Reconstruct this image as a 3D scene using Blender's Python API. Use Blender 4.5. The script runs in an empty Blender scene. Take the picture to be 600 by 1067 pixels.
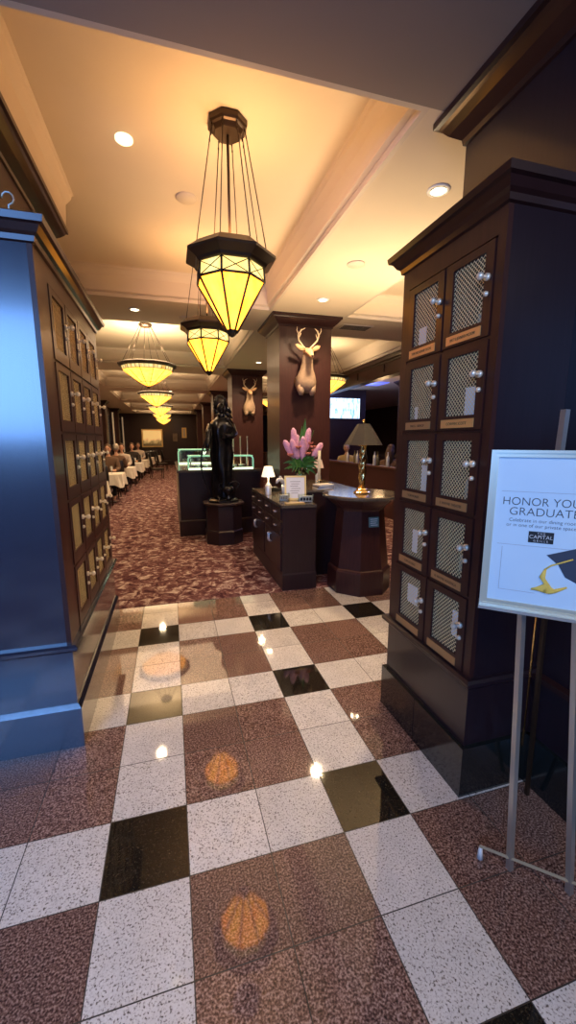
import bpy, bmesh, math, random
from mathutils import Vector, Matrix, Euler
random.seed(7)
C = bpy.context.scene.collection
PI = math.pi
T = 0.305
# ------------------------------------------------------------------ materials
def new_mat(name):
    m = bpy.data.materials.new(name); m.use_nodes = True
    nt = m.node_tree; b = nt.nodes['Principled BSDF']
    return m, nt, b
def pm(name, col, rough=.5, metal=0, coat=0, emis=None, es=0, spec=.5, trans=0, noise=0, nscale=20, stretch=(1,1,1), bump=0, alpha=1):
    m, nt, b = new_mat(name)
    b.inputs['Base Color'].default_value = (*col, 1)
    b.inputs['Roughness'].default_value = rough
    b.inputs['Metallic'].default_value = metal
    b.inputs['Coat Weight'].default_value = coat
    b.inputs['Coat Roughness'].default_value = .12
    b.inputs['Specular IOR Level'].default_value = spec
    b.inputs['Transmission Weight'].default_value = trans
    b.inputs['Alpha'].default_value = alpha
    if emis:
        b.inputs['Emission Color'].default_value = (*emis, 1); b.inputs['Emission Strength'].default_value = es
    tc = nt.nodes.new('ShaderNodeTexCoord'); mp = nt.nodes.new('ShaderNodeMapping'); mp.inputs['Scale'].default_value = stretch
    nz = nt.nodes.new('ShaderNodeTexNoise'); nz.inputs['Scale'].default_value = nscale; nz.inputs['Detail'].default_value = 5
    nt.links.new(tc.outputs['Object'], mp.inputs[0]); nt.links.new(mp.outputs[0], nz.inputs['Vector'])
    if noise:
        mx = nt.nodes.new('ShaderNodeMix'); mx.data_type = 'RGBA'
        mx.inputs['A'].default_value = (*[c*(1-noise) for c in col], 1)
        mx.inputs['B'].default_value = (*[min(1, c*(1+noise)) for c in col], 1)
        nt.links.new(nz.outputs['Fac'], mx.inputs['Factor']); nt.links.new(mx.outputs['Result'], b.inputs['Base Color'])
    if bump:
        bp = nt.nodes.new('ShaderNodeBump'); bp.inputs['Strength'].default_value = bump; bp.inputs['Distance'].default_value = .01
        nt.links.new(nz.outputs['Fac'], bp.inputs['Height']); nt.links.new(bp.outputs[0], b.inputs['Normal'])
    return m
M = {}
M['wood'] = pm('mahogany', (.046,.014,.012), .42, coat=.12, spec=.35, noise=.45, nscale=9, stretch=(6,6,.5))
M['wood_dark'] = pm('dark_wood', (.026,.011,.012), .4, coat=.15, spec=.4, noise=.4, nscale=9, stretch=(6,6,.5))
M['wood_side'] = pm('sky_tinted_side', (.012,.014,.036), .22, coat=.8, spec=.9, noise=.35, nscale=8, stretch=(8,8,.4), bump=.04)  # blue in the base colour stands in for reflected sky on dark wood
M['wood_end'] = pm('end_panel_wood', (.018,.009,.014), .33, coat=.3, spec=.4, noise=.35, nscale=8, stretch=(8,8,.4))
M['crown'] = pm('crown_wood', (.030,.010,.009), .33, coat=.25, spec=.4, noise=.3, nscale=6)
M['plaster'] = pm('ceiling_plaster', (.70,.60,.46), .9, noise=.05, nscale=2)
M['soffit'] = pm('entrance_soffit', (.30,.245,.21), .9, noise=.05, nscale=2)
M['moulding'] = pm('painted_moulding', (.62,.53,.43), .6, noise=.04, nscale=3)
M['brass'] = pm('polished_brass', (.80,.56,.22), .22, 1)
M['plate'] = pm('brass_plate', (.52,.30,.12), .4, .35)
M['plate_lit'] = pm('lit_brass_plate', (.85,.45,.14), .4, .3)  # lit copy of the plate brass, warm light put into the colour
M['chrome'] = pm('chrome', (.80,.80,.76), .25, .55)
M['nickel'] = pm('warm_nickel', (.88,.82,.68), .28, .5)
M['steel'] = pm('brushed_steel', (.62,.62,.58), .35, .85)
M['easel_gold'] = pm('easel_gold', (.26,.20,.12), .6, .3)
M['mesh'] = pm('brass_mesh', (.95,.78,.42), .45, .1)  # yellowed brass, standing in for warm light inside the lockers
M['bronze'] = pm('dark_bronze', (.012,.012,.017), .28, .65, coat=.3, noise=.4, nscale=14, bump=.8)
M['lamp_bronze'] = pm('pendant_bronze', (.05,.030,.018), .35, .5)
M['glass_lit'] = None
M['black'] = pm('black', (.008,.008,.009), .5)
M['ink'] = pm('ink', (.05,.055,.065), .6)
M['ink_plate'] = pm('engraving', (.06,.03,.015), .6)
M['white'] = pm('white_paint', (.8,.8,.78), .4)
M['paper'] = pm('paper', (.82,.84,.86), .6)
M['linen'] = pm('white_linen', (.86,.80,.70), .8, noise=.08, nscale=8)
M['interior'] = pm('lit_locker_lining', (.80,.58,.26), .6, noise=.2, nscale=5)  # inner glow put into the lining colour, lockers hold no lights
M['partition'] = pm('locker_partition', (.10,.055,.03), .5)
M['granite_black'] = pm('black_granite', (.010,.013,.013), .12, coat=.5, noise=.8, nscale=90)
M['counter_stone'] = pm('counter_stone', (.10,.08,.06), .12, noise=.6, nscale=60)
M['deer'] = pm('deer_fur', (.40,.27,.18), .85, noise=.25, nscale=25, bump=.3)
M['deer_head'] = pm('deer_head_fur', (.50,.28,.14), .85, noise=.15, nscale=25)
M['antler'] = pm('antler', (.55,.42,.28), .55, noise=.2, nscale=30)
M['petal'] = pm('pink_petal', (.62,.32,.48), .5, noise=.45, nscale=60)
M['petal2'] = pm('rust_petal', (.50,.16,.12), .6)
M['leaf'] = pm('leaf', (.06,.20,.035), .45, noise=.4, nscale=15)
M['stem'] = pm('stem', (.14,.30,.06), .5)
M['glass'] = pm('clear_glass', (.92,.97,.94), .03, trans=1)
M['green_glass'] = pm('green_edge_glass', (.35,.75,.55), .1, emis=(.35,.85,.55), es=.35, spec=.6)
M['case_light'] = pm('case_light', (.8,.9,.7), .3, emis=(.85,1,.65), es=1.3)
M['skin'] = pm('skin', (.55,.30,.20), .5)
M['trouser'] = pm('dark_trousers', (.02,.02,.025), .8)
M['carpet_far'] = None
M['frame_cream'] = pm('silver_frame', (.62,.62,.50), .35, .4)
M['gold_frame'] = pm('gilt_frame', (.75,.55,.22), .35, .6)
M['shade_dark'] = pm('dark_shade', (.035,.028,.020), .7, noise=.3, nscale=40)
M['lamp_white'] = pm('lit_white_shade', (.9,.8,.6), .7, emis=(1,.86,.62), es=.75)
M['glow_bulb'] = pm('lit_bulb', (1,.9,.7), .4, emis=(1,.85,.55), es=5)
M['shirt_yellow'] = pm('tan_shirt', (.50,.38,.16), .85)
M['shirt_dark'] = pm('dark_jacket', (.03,.022,.02), .85)
M['shirt_white'] = pm('cream_shirt', (.6,.52,.44), .85)
M['shirt_brown'] = pm('brown_sweater', (.14,.08,.05), .85)
M['hair_brown'] = pm('brown_hair', (.09,.045,.02), .6, noise=.4, nscale=30)
M['hair_grey'] = pm('grey_hair', (.42,.38,.33), .6)
M['hair_black'] = pm('dark_hair', (.015,.012,.01), .6)
M['leather'] = pm('black_leather', (.015,.012,.012), .4, coat=.2)
M['leather_brown'] = pm('brown_leather', (.10,.035,.02), .4, coat=.2)
M['silver'] = pm('silver_figurine', (.70,.72,.72), .25, .3)
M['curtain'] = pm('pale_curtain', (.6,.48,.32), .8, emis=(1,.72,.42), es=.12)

def glass_mat(name, c1, c2, es):
    m, nt, b = new_mat(name)
    tc = nt.nodes.new('ShaderNodeTexCoord'); nz = nt.nodes.new('ShaderNodeTexNoise'); nz.inputs['Scale'].default_value = 5
    mp = nt.nodes.new('ShaderNodeMapping'); mp.inputs['Scale'].default_value = (3,3,1)
    nt.links.new(tc.outputs['Object'], mp.inputs[0]); nt.links.new(mp.outputs[0], nz.inputs['Vector'])
    cr = nt.nodes.new('ShaderNodeValToRGB'); cr.color_ramp.elements[0].color = (*c1,1); cr.color_ramp.elements[1].color = (*c2,1)
    cr.color_ramp.elements[0].position = .3; cr.color_ramp.elements[1].position = .7
    nt.links.new(nz.outputs['Fac'], cr.inputs[0])
    b.inputs['Base Color'].default_value = (.3,.26,.08,1); b.inputs['Roughness'].default_value = .3
    nt.links.new(cr.outputs[0], b.inputs['Emission Color']); b.inputs['Emission Strength'].default_value = es
    return m
M['amber'] = glass_mat('amber_glass', (1,.235,.010), (1,.40,.028), 4.6)
M['cream_glass'] = glass_mat('cream_glass', (1,.62,.16), (1,.80,.26), 1.3)
M['amber_far'] = glass_mat('far_amber_glass', (1,.30,.022), (1,.42,.055), 3.6)
M['tile_glass'] = glass_mat('orange_tile_glass', (.80,.40,.08), (.95,.80,.35), .9)
M['tv'] = glass_mat('television_picture', (.10,.30,.95), (.85,.95,1.0), 1.6)

def tile_floor():
    m, nt, b = new_mat('granite_tiles'); N = nt.nodes; L = nt.links
    def math_(op, a, bb=None, c=None):
        n = N.new('ShaderNodeMath'); n.operation = op
        for i, v in enumerate((a, bb, c)):
            if v is None: continue
            if isinstance(v, (int, float)): n.inputs[i].default_value = v
            else: L.new(v, n.inputs[i])
        return n.outputs[0]
    tc = N.new('ShaderNodeTexCoord'); sp = N.new('ShaderNodeSeparateXYZ'); L.new(tc.outputs['Object'], sp.inputs[0])
    u = math_('DIVIDE', sp.outputs['X'], T); v = math_('DIVIDE', sp.outputs['Y'], T)
    fu = math_('FLOOR', u); fv = math_('FLOOR', v)
    def is0(f):
        w = math_('WRAP', f, 3.0, 0.0)     # 0,1,2
        return math_('LESS_THAN', w, .5)
    a = is0(math_('ADD', fu, .01)); c = is0(math_('ADD', fv, .01))
    both = math_('MULTIPLY', a, c); anyy = math_('MAXIMUM', a, c)
    # tile random
    cb = N.new('ShaderNodeCombineXYZ'); L.new(fu, cb.inputs[0]); L.new(fv, cb.inputs[1])
    wn = N.new('ShaderNodeTexWhiteNoise'); wn.noise_dimensions = '3D'; L.new(cb.outputs[0], wn.inputs['Vector'])
    off = N.new('ShaderNodeVectorMath'); off.operation = 'MULTIPLY_ADD'
    L.new(wn.outputs['Color'], off.inputs[0]); off.inputs[1].default_value = (7,7,7); L.new(tc.outputs['Object'], off.inputs[2])
    n1 = N.new('ShaderNodeTexNoise'); n1.inputs['Scale'].default_value = 150; n1.inputs['Detail'].default_value = 3; L.new(off.outputs[0], n1.inputs['Vector'])
    n2 = N.new('ShaderNodeTexVoronoi'); n2.inputs['Scale'].default_value = 130; L.new(off.outputs[0], n2.inputs['Vector'])
    n3 = N.new('ShaderNodeTexNoise'); n3.inputs['Scale'].default_value = 9; n3.inputs['Detail'].default_value = 4; L.new(off.outputs[0], n3.inputs['Vector'])
    def ramp(fac, *els):
        r = N.new('ShaderNodeValToRGB'); r.color_ramp.elements.remove(r.color_ramp.elements[0])
        first = True
        for p, col in els:
            if first: e = r.color_ramp.elements[0]; e.position = p; first = False
            else: e = r.color_ramp.elements.new(p)
            e.color = (*col, 1)
        L.new(fac, r.inputs[0]); return r.outputs[0]
    white = ramp(n1.outputs['Fac'], (.30,(.10,.085,.07)), (.38,(.42,.38,.34)), (.45,(.74,.70,.65)), (.75,(.84,.81,.77)))
    red = ramp(n1.outputs['Fac'], (.30,(.030,.018,.014)), (.43,(.12,.062,.048)), (.53,(.23,.13,.10)), (.66,(.45,.30,.24)))
    blk = ramp(n1.outputs['Fac'], (.35,(.008,.007,.006)), (.6,(.022,.018,.012)), (.75,(.07,.055,.035)))
    def mix(f, A, B, mode='MIX'):
        n = N.new('ShaderNodeMix'); n.data_type = 'RGBA'; n.blend_type = mode
        for k, vv in (('Factor', f), ('A', A), ('B', B)):
            if isinstance(vv, (int, float)): n.inputs[k].default_value = vv
            elif isinstance(vv, tuple): n.inputs[k].default_value = (*vv, 1)
            else: L.new(vv, n.inputs[k])
        return n.outputs['Result']
    col = mix(anyy, red, white); col = mix(both, col, blk)
    # cell flecks
    fl = math_('LESS_THAN', n2.outputs['Distance'], .16)
    col = mix(math_('MULTIPLY', fl, .35), col, (.05,.04,.035))
    # per tile & cloud variation
    br = math_('MULTIPLY_ADD', wn.outputs['Value'], .22, .86)
    cl = math_('MULTIPLY_ADD', n3.outputs['Fac'], .3, .85)
    hs = N.new('ShaderNodeHueSaturation'); L.new(math_('MULTIPLY', br, cl), hs.inputs['Value']); L.new(col, hs.inputs['Color'])
    gx = math_('PINGPONG', u, .5); gy = math_('PINGPONG', v, .5)
    gr = math_('LESS_THAN', math_('MINIMUM', gx, gy), .0065)
    col = mix(gr, hs.outputs['Color'], (.03,.025,.02))
    L.new(col, b.inputs['Base Color'])
    L.new(math_('MULTIPLY_ADD', gr, .5, .045), b.inputs['Roughness'])
    b.inputs['Specular IOR Level'].default_value = .55
    return m
def carpet_mat(name, ca, cb_, cc):
    m, nt, b = new_mat(name); N = nt.nodes; L = nt.links
    tc = N.new('ShaderNodeTexCoord')
    n1 = N.new('ShaderNodeTexNoise'); n1.inputs['Scale'].default_value = 9; n1.inputs['Detail'].default_value = 8; n1.inputs['Roughness'].default_value = .75
    n1.inputs['Distortion'].default_value = .8
    L.new(tc.outputs['Object'], n1.inputs['Vector'])
    r = N.new('ShaderNodeValToRGB'); e = r.color_ramp.elements
    e[0].position = .40; e[0].color = (*ca,1); e[1].position = .62; e[1].color = (*cc,1)
    x = e.new(.52); x.color = (*cb_,1)
    L.new(n1.outputs['Fac'], r.inputs[0]); L.new(r.outputs[0], b.inputs['Base Color'])
    b.inputs['Roughness'].default_value = .95; b.inputs['Specular IOR Level'].default_value = .1
    n2 = N.new('ShaderNodeTexNoise'); n2.inputs['Scale'].default_value = 200; L.new(tc.outputs['Object'], n2.inputs['Vector'])
    bp = N.new('ShaderNodeBump'); bp.inputs['Strength'].default_value = .4; bp.inputs['Distance'].default_value = .004
    L.new(n2.outputs['Fac'], bp.inputs['Height']); L.new(bp.outputs[0], b.inputs['Normal'])
    return m
M['tiles'] = tile_floor()
M['carpet'] = carpet_mat('patterned_carpet', (.055,.016,.024), (.19,.085,.085), (.62,.50,.45))
def painting_mat():
    m, nt, b = new_mat('landscape_painting'); N = nt.nodes; L = nt.links
    tc = N.new('ShaderNodeTexCoord'); sp = N.new('ShaderNodeSeparateXYZ'); L.new(tc.outputs['Object'], sp.inputs[0])
    n = N.new('ShaderNodeTexNoise'); n.inputs['Scale'].default_value = 4; n.inputs['Detail'].default_value = 6; L.new(tc.outputs['Object'], n.inputs['Vector'])
    a = N.new('ShaderNodeMath'); a.operation = 'MULTIPLY_ADD'; L.new(n.outputs['Fac'], a.inputs[0]); a.inputs[1].default_value = .7; L.new(sp.outputs['Z'], a.inputs[2])
    r = N.new('ShaderNodeValToRGB'); e = r.color_ramp.elements
    e[0].position = .55; e[0].color = (.10,.06,.02,1); e[1].position = .9; e[1].color = (.85,.55,.2,1)
    L.new(a.outputs[0], r.inputs[0]); L.new(r.outputs[0], b.inputs['Base Color'])
    L.new(r.outputs[0], b.inputs['Emission Color']); b.inputs['Emission Strength'].default_value = .5
    return m
M['painting'] = painting_mat()
def poster_mat():
    m, nt, b = new_mat('poster_background'); N = nt.nodes; L = nt.links
    tc = N.new('ShaderNodeTexCoord'); n = N.new('ShaderNodeTexNoise'); n.inputs['Scale'].default_value = 4; L.new(tc.outputs['Object'], n.inputs['Vector'])
    r = N.new('ShaderNodeValToRGB'); e = r.color_ramp.elements
    e[0].color = (.50,.72,.92,1); e[1].color = (.68,.86,.97,1)
    L.new(n.outputs['Fac'], r.inputs[0]); L.new(r.outputs[0], b.inputs['Base Color'])
    b.inputs['Roughness'].default_value = .5; b.inputs['Coat Weight'].default_value = .3; b.inputs['Coat Roughness'].default_value = .06
    return m
M['poster'] = poster_mat()
# ------------------------------------------------------------------ mesh builder
class MB:
    def __init__(s): s.v = []; s.f = []; s.sm = []
    def add(s, vs, fs, smooth=False):
        o = len(s.v); s.v += [tuple(p) for p in vs]; s.f += [tuple(i+o for i in f) for f in fs]; s.sm += [smooth]*len(fs); return s
    def box(s, x0, x1, y0, y1, z0, z1):
        if x0 > x1: x0, x1 = x1, x0
        if y0 > y1: y0, y1 = y1, y0
        if z0 > z1: z0, z1 = z1, z0
        return s.add([(x0,y0,z0),(x1,y0,z0),(x1,y1,z0),(x0,y1,z0),(x0,y0,z1),(x1,y0,z1),(x1,y1,z1),(x0,y1,z1)],
                     [(0,3,2,1),(4,5,6,7),(0,1,5,4),(1,2,6,5),(2,3,7,6),(3,0,4,7)])
    def tube(s, pts, rs, n=8, cap=True, smooth=True, squash=1):
        pts = [Vector(p) for p in pts]
        if not isinstance(rs, (list, tuple)): rs = [rs]*len(pts)
        vs = []; prev = None
        for i, p in enumerate(pts):
            a = pts[max(i-1,0)]; b = pts[min(i+1,len(pts)-1)]; d = (b-a)
            d = d.normalized() if d.length > 1e-9 else Vector((0,0,1))
            ref = prev if prev is not None else (Vector((0,1,0)) if abs(d.y) < .9 else Vector((1,0,0)))
            u = (ref - d*ref.dot(d)); u = u.normalized() if u.length > 1e-6 else d.orthogonal().normalized()
            prev = u; w = d.cross(u)
            for k in range(n):
                an = 2*PI*k/n; vs.append(p + (u*math.cos(an)*squash + w*math.sin(an))*rs[i])
        fs = [(i*n+k, i*n+(k+1)%n, (i+1)*n+(k+1)%n, (i+1)*n+k) for i in range(len(pts)-1) for k in range(n)]
        if cap: fs += [tuple(reversed(range(n))), tuple((len(pts)-1)*n+k for k in range(n))]
        return s.add(vs, fs, smooth)
    def lathe(s, prof, n=24, c=(0,0), ph=0, smooth=True, cap=True, sx=1, sy=1):
        vs = [(c[0]+r*sx*math.cos(ph+2*PI*k/n), c[1]+r*sy*math.sin(ph+2*PI*k/n), z) for r, z in prof for k in range(n)]
        fs = [(i*n+k, i*n+(k+1)%n, (i+1)*n+(k+1)%n, (i+1)*n+k) for i in range(len(prof)-1) for k in range(n)]
        if cap: fs += [tuple(reversed(range(n))), tuple((len(prof)-1)*n+k for k in range(n))]
        return s.add(vs, fs, smooth)
    def ball(s, c, r, n=12, m=8, rot=None):
        if not isinstance(r, (list, tuple)): r = (r,r,r)
        vs = []; R_ = rot or Matrix.Identity(3)
        for i in range(m+1):
            t = PI*i/m
            for k in range(n):
                a = 2*PI*k/n
                vs.append(Vector(c) + R_ @ Vector((r[0]*math.sin(t)*math.cos(a), r[1]*math.sin(t)*math.sin(a), -r[2]*math.cos(t))))
        fs = [(i*n+k, i*n+(k+1)%n, (i+1)*n+(k+1)%n, (i+1)*n+k) for i in range(m) for k in range(n)]
        return s.add(vs, fs, True)
    def extr(s, poly, y0, y1):      # poly in x,z extruded along y
        n = len(poly)
        vs = [(x,y0,z) for x,z in poly]+[(x,y1,z) for x,z in poly]
        fs = [(k,(k+1)%n,n+(k+1)%n,n+k) for k in range(n)] + [tuple(reversed(range(n))), tuple(range(n,2*n))]
        return s.add(vs, fs)
    def prism(s, poly, z0, z1):
        n = len(poly)
        vs = [(x,y,z0) for x,y in poly]+[(x,y,z1) for x,y in poly]
        fs = [(k,(k+1)%n,n+(k+1)%n,n+k) for k in range(n)] + [tuple(reversed(range(n))), tuple(range(n,2*n))]
        return s.add(vs, fs)
    def build(s, name, mat, parent=None, loc=None):
        me = bpy.data.meshes.new(name); me.from_pydata(s.v, [], s.f); me.materials.append(M[mat] if isinstance(mat, str) else mat)
        bm = bmesh.new(); bm.from_mesh(me)
        bmesh.ops.remove_doubles(bm, verts=bm.verts, dist=1e-5) if len(bm.verts) < 20000 and getattr(s,'weld',False) else None
        bmesh.ops.recalc_face_normals(bm, faces=bm.faces); bm.to_mesh(me); bm.free()
        for p, q in zip(me.polygons, s.sm): p.use_smooth = q
        o = bpy.data.objects.new(name, me); C.objects.link(o)
        if parent: o.parent = parent
        if loc: o.location = loc
        return o
def tag(o, label=None, cat=None, group=None, kind=None):
    if label: o['label'] = label
    if cat: o['category'] = cat
    if group: o['group'] = group
    if kind: o['kind'] = kind
    return o
def thing(name, label, cat, loc=(0,0,0), rz=0, group=None):
    o = bpy.data.objects.new(name, None); C.objects.link(o); o.location = loc; o.rotation_euler = (0,0,rz)
    o.empty_display_size = .1
    return tag(o, label, cat, group)
def dup(root, loc, rz=None, label=None, group=None):
    def cp(o, par):
        c = o.copy(); C.objects.link(c); c.parent = par
        for ch in [x for x in kids.get(o, [])]: cp(ch, c)
        return c
    kids = {}
    for x in bpy.data.objects:
        if x.parent: kids.setdefault(x.parent, []).append(x)
    r = cp(root, None); r.location = loc
    if rz is not None: r.rotation_euler = (0,0,rz)
    if label: r['label'] = label
    if group: r['group'] = group
    return r
def struct(mb, name, mat, parent=None):
    o = mb.build(name, mat, parent); 
    if not parent: o['kind'] = 'structure'
    return o
def text(name, s, size, mat, parent, loc, rot, align='CENTER', ext=.0004, sx=1, space=1.0):
    cu = bpy.data.curves.new(name, 'FONT'); cu.body = s; cu.offset = -size*.012; cu.size = size; cu.align_x = align; cu.extrude = ext; cu.space_character = space
    tmp = bpy.data.objects.new('tmp', cu); C.objects.link(tmp)
    dg = bpy.context.evaluated_depsgraph_get(); me = bpy.data.meshes.new_from_object(tmp.evaluated_get(dg))
    bpy.data.objects.remove(tmp); me.materials.clear(); me.materials.append(M[mat])
    o = bpy.data.objects.new(name, me); C.objects.link(o); o.parent = parent; o.location = loc; o.rotation_euler = rot; o.scale = (sx,1,1)
    return o
FRONT = (PI/2,0,0)   # text standing up, facing local -y
def octa(r, ph=PI/8, c=(0,0), n=8): return [(c[0]+r*math.cos(ph+2*PI*k/n), c[1]+r*math.sin(ph+2*PI*k/n)) for k in range(n)]
def ring_sweep(mb, poly, prof, smooth=False):
    # poly CCW (x,y); prof list of (outward offset, z)
    n = len(poly); P = [Vector(p) for p in poly]; mit = []
    for i in range(n):
        a = (P[i]-P[i-1]).normalized(); b = (P[(i+1)%n]-P[i]).normalized()
        na = Vector((a.y,-a.x)); nb = Vector((b.y,-b.x)); m = (na+nb); mit.append(m/(m.dot(na)))
    vs = []
    for off, z in prof: vs += [(P[i].x+mit[i].x*off, P[i].y+mit[i].y*off, z) for i in range(n)]
    fs = [(j*n+i, j*n+(i+1)%n, (j+1)*n+(i+1)%n, (j+1)*n+i) for j in range(len(prof)-1) for i in range(n)]
    mb.add(vs, fs, smooth); return mb
def rect(x0,x1,y0,y1): return [(x0,y0),(x1,y0),(x1,y1),(x0,y1)]
# ------------------------------------------------------------------ shell
ZC, ZT = 3.2, 3.5
struct(MB().box(-4.2,11,-4,2.63,-.1,0), 'floor', 'tiles')
struct(MB().box(-4.2,11,2.63,26.2,-.1,.004), 'floor', 'carpet')
trays = [[(-.47,.78),(1.64,.78),(1.64,4.15),(-1.6,4.15),(-1.6,2.58),(-.47,2.58)],
         rect(2.65,4.45,.78,4.15)]
for k in range(4):
    trays.append(rect(-1.6,1.64,5.1+4.4*k,8.55+4.4*k)); trays.append(rect(2.65,4.45,5.1+4.4*k,8.55+4.4*k))
trays.append(rect(-1.6,1.64,22.7,25.4))
xs = sorted({-4.2,-1.6,-.47,1.64,2.65,4.45,11.}); ys = {-4.,.78,2.58,4.15,22.7,25.4,26.2}
for k in range(4): ys |= {round(5.1+4.4*k,3), round(8.55+4.4*k,3)}
ys = sorted(ys)
def inpoly(x,y,p):
    r = False
    for i in range(len(p)):
        (x1,y1),(x2,y2) = p[i-1],p[i]
        if (y1>y)!=(y2>y) and x < (x2-x1)*(y-y1)/(y2-y1)+x1: r = not r
    return r
H = {}
cm = MB(); ce = MB()
for i in range(len(xs)-1):
    for j in range(len(ys)-1):
        cx, cy = (xs[i]+xs[i+1])/2, (ys[j]+ys[j+1])/2
        z = H[i,j] = ZT if any(inpoly(cx,cy,p) for p in trays) else ZC
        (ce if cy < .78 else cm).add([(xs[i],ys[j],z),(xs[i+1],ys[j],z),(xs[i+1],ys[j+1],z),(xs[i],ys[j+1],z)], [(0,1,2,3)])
for (i,j), z in H.items():
    if (i+1,j) in H and H[i+1,j] != z: cm.add([(xs[i+1],ys[j],ZC),(xs[i+1],ys[j+1],ZC),(xs[i+1],ys[j+1],ZT),(xs[i+1],ys[j],ZT)], [(0,1,2,3)])
    if (i,j+1) in H and H[i,j+1] != z: cm.add([(xs[i],ys[j+1],ZC),(xs[i+1],ys[j+1],ZC),(xs[i+1],ys[j+1],ZT),(xs[i],ys[j+1],ZT)], [(0,1,2,3)])
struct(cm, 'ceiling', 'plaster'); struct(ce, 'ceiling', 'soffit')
for n_, p in enumerate(trays):
    mb = ring_sweep(MB(), p, [(0,3.2),(-.03,3.2),(-.035,3.235),(-.065,3.25),(-.07,3.30),(-.075,3.40),(-.11,3.46),(-.115,3.485),(-.13,3.5)])
    struct(mb, 'trim_%d' % (n_+1), 'moulding')
# side walls
struct(MB().box(-2.8,-2.6,2.51,26.2,0,3.2), 'wall_left', 'wood_dark')
struct(MB().box(-4.2,-1.3,.95,2.5,0,3.2).box(-4.3,-4.2,-4,.95,0,3.2), 'wall_left_entry', 'wood_dark')
struct(MB().box(-2.8,11,26,26.2,0,3.2), 'wall_back', 'wood_dark')
struct(MB().box(10.8,11,.75,26,0,3.2), 'wall_right', 'wood_dark')
struct(MB().box(2.6,10.8,.55,.75,0,3.2), 'wall_bar_front', 'wood_dark')
struct(MB().box(1.84,2.6,-4,.75,0,3.2), 'wall_entry_right', 'wood_end')
gb = MB()
y = -4.
while y < -.0: gb.box(1.82,1.84,y+.002,min(y+.458,.02),0,.24); y += .46
struct(gb, 'baseboard_right', 'granite_black')
cpf = [(0,3.05),(.012,3.055),(.016,3.08),(.035,3.095),(.065,3.12),(.09,3.15),(.10,3.165),(.12,3.17),(.12,3.2),(0,3.2)]
struct(ring_sweep(MB(), rect(1.84,2.6,-4,.75), cpf), 'trim_20', 'crown')
struct(MB().box(1.80,1.84,-4,.03,.53,.555), 'trim_21', 'crown')
# ------------------------------------------------------------------ columns
CROWN = [(0,3.06),(.012,3.065),(.016,3.085),(.035,3.10),(.06,3.12),(.09,3.15),(.10,3.165),(.115,3.17),(.115,3.2),(0,3.2)]
def column(x0,x1,y0,y1,z0,label,cat='column',group=None):
    t = thing('wood_clad_column', label, cat, ((x0+x1)/2,(y0+y1)/2,z0), 0, group)
    w, d = (x1-x0)/2, (y1-y0)/2
    mb = MB().box(-w,w,-d,d,0,3.2-z0); mb.build('shaft', 'wood', t)
    ring_sweep(MB(), rect(-w,w,-d,d), [(o,z-z0) for o,z in CROWN]).build('crown_moulding', 'crown', t)
    if z0 == 0: ring_sweep(MB(), rect(-w,w,-d,d), [(0,0),(.025,0),(.025,.2),(.012,.23),(0,.23)]).build('plinth', 'wood_dark', t)
    return t
column(1.77,2.51,4.24,4.98,0,'dark wood clad column behind the flower arrangement, bearing the larger deer head')
labs = ['dark wood column beyond the raw bar, bearing the smaller deer head','third dark wood column back in the row, seen behind the bronze statue','fourth dark wood column back, deep in the dining room','farthest dark wood column, near the end wall of the dining room']
for k in range(4): column(1.77,2.51,8.64+4.4*k,9.38+4.4*k,0,labs[k])
column(-1.3,-.5,.9,2.5,2.5,'dark wood clad column rising to the ceiling above the left wine locker cabinet')
for k in range(5):
    column(-2.6,-2.25,4.4+4.4*k,4.95+4.4*k,0,['nearest dark wood pilaster on the left dining room wall, hidden by the lockers','second dark wood pilaster on the left dining room wall','third dark wood pilaster on the left dining room wall','fourth dark wood pilaster along the left dining room wall','last dark wood pilaster on the left wall, by the end wall'][k],'pilaster','pilasters along the left wall')
# left windows with curtains
for k in range(5):
    y0 = 5.4+4.4*k
    w = struct(MB().box(-2.6,-2.56,y0+.3,y0+2.9,.9,2.9), 'window_%d' % (k+1), 'wood')
    MB().box(-2.56,-2.55,y0+.4,y0+2.8,1.0,2.8).build('pane', pm('dusk_glass%d' % k,(.02,.03,.06),.1), w)
    for s in (0,1):
        cb = MB(); ya = y0+.25+2.35*s
        pts = []
        for i in range(25):
            yy = ya+i*.3/24; pts.append((-2.42+.03*math.sin(i*1.6), yy))
        vs = [(x,yy,z) for z in (.85,2.95) for x,yy in pts]; n=25
        cb.add(vs, [(i,i+1,n+i+1,n+i) for i in range(n-1)], True)
        tag(cb.build('curtain','curtain'), 'pale gold curtain %s of the %s left dining window' % (('at the near side','at the far side')[s], ('first','second','third','fourth','fifth')[k]), 'curtain', 'curtains on the left dining room wall')
# ------------------------------------------------------------------ locker cabinets
def wire_mesh(w, h, s=.0135, t=.0034):
    mb = MB()
    for sg in (1,-1):
        k = -h
        while k < w:
            # line x = k + z (sg=1) / mirrored
            z0 = max(0,-k); z1 = min(h, w-k)
            if z1-z0 > .003:
                a, b = (k+z0, z0), (k+z1, z1)
                if sg < 0: a, b = (w-a[0],a[1]), (w-b[0],b[1])
                o = t/2*.707; yy = -.0007*sg
                mb.add([(a[0]-o,yy,a[1]+o*sg),(a[0]+o,yy,a[1]-o*sg),(b[0]+o,yy,b[1]-o*sg),(b[0]-o,yy,b[1]+o*sg)], [(0,1,2,3)])
            k += s*1.414
    return mb
KN = MB().tube([(0,0,0),(0,-.010,0)], .014, 12).tube([(0,-.008,0),(0,-.026,0)], .006, 10).ball((0,-.035,0), (.014,.013,.014), 12, 8)
LK = MB().tube([(0,0,0),(0,-.008,0)], .010, 12).tube([(0,-.008,0),(0,-.012,0)], .007, 12)
WH = .245
shared = {}
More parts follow.
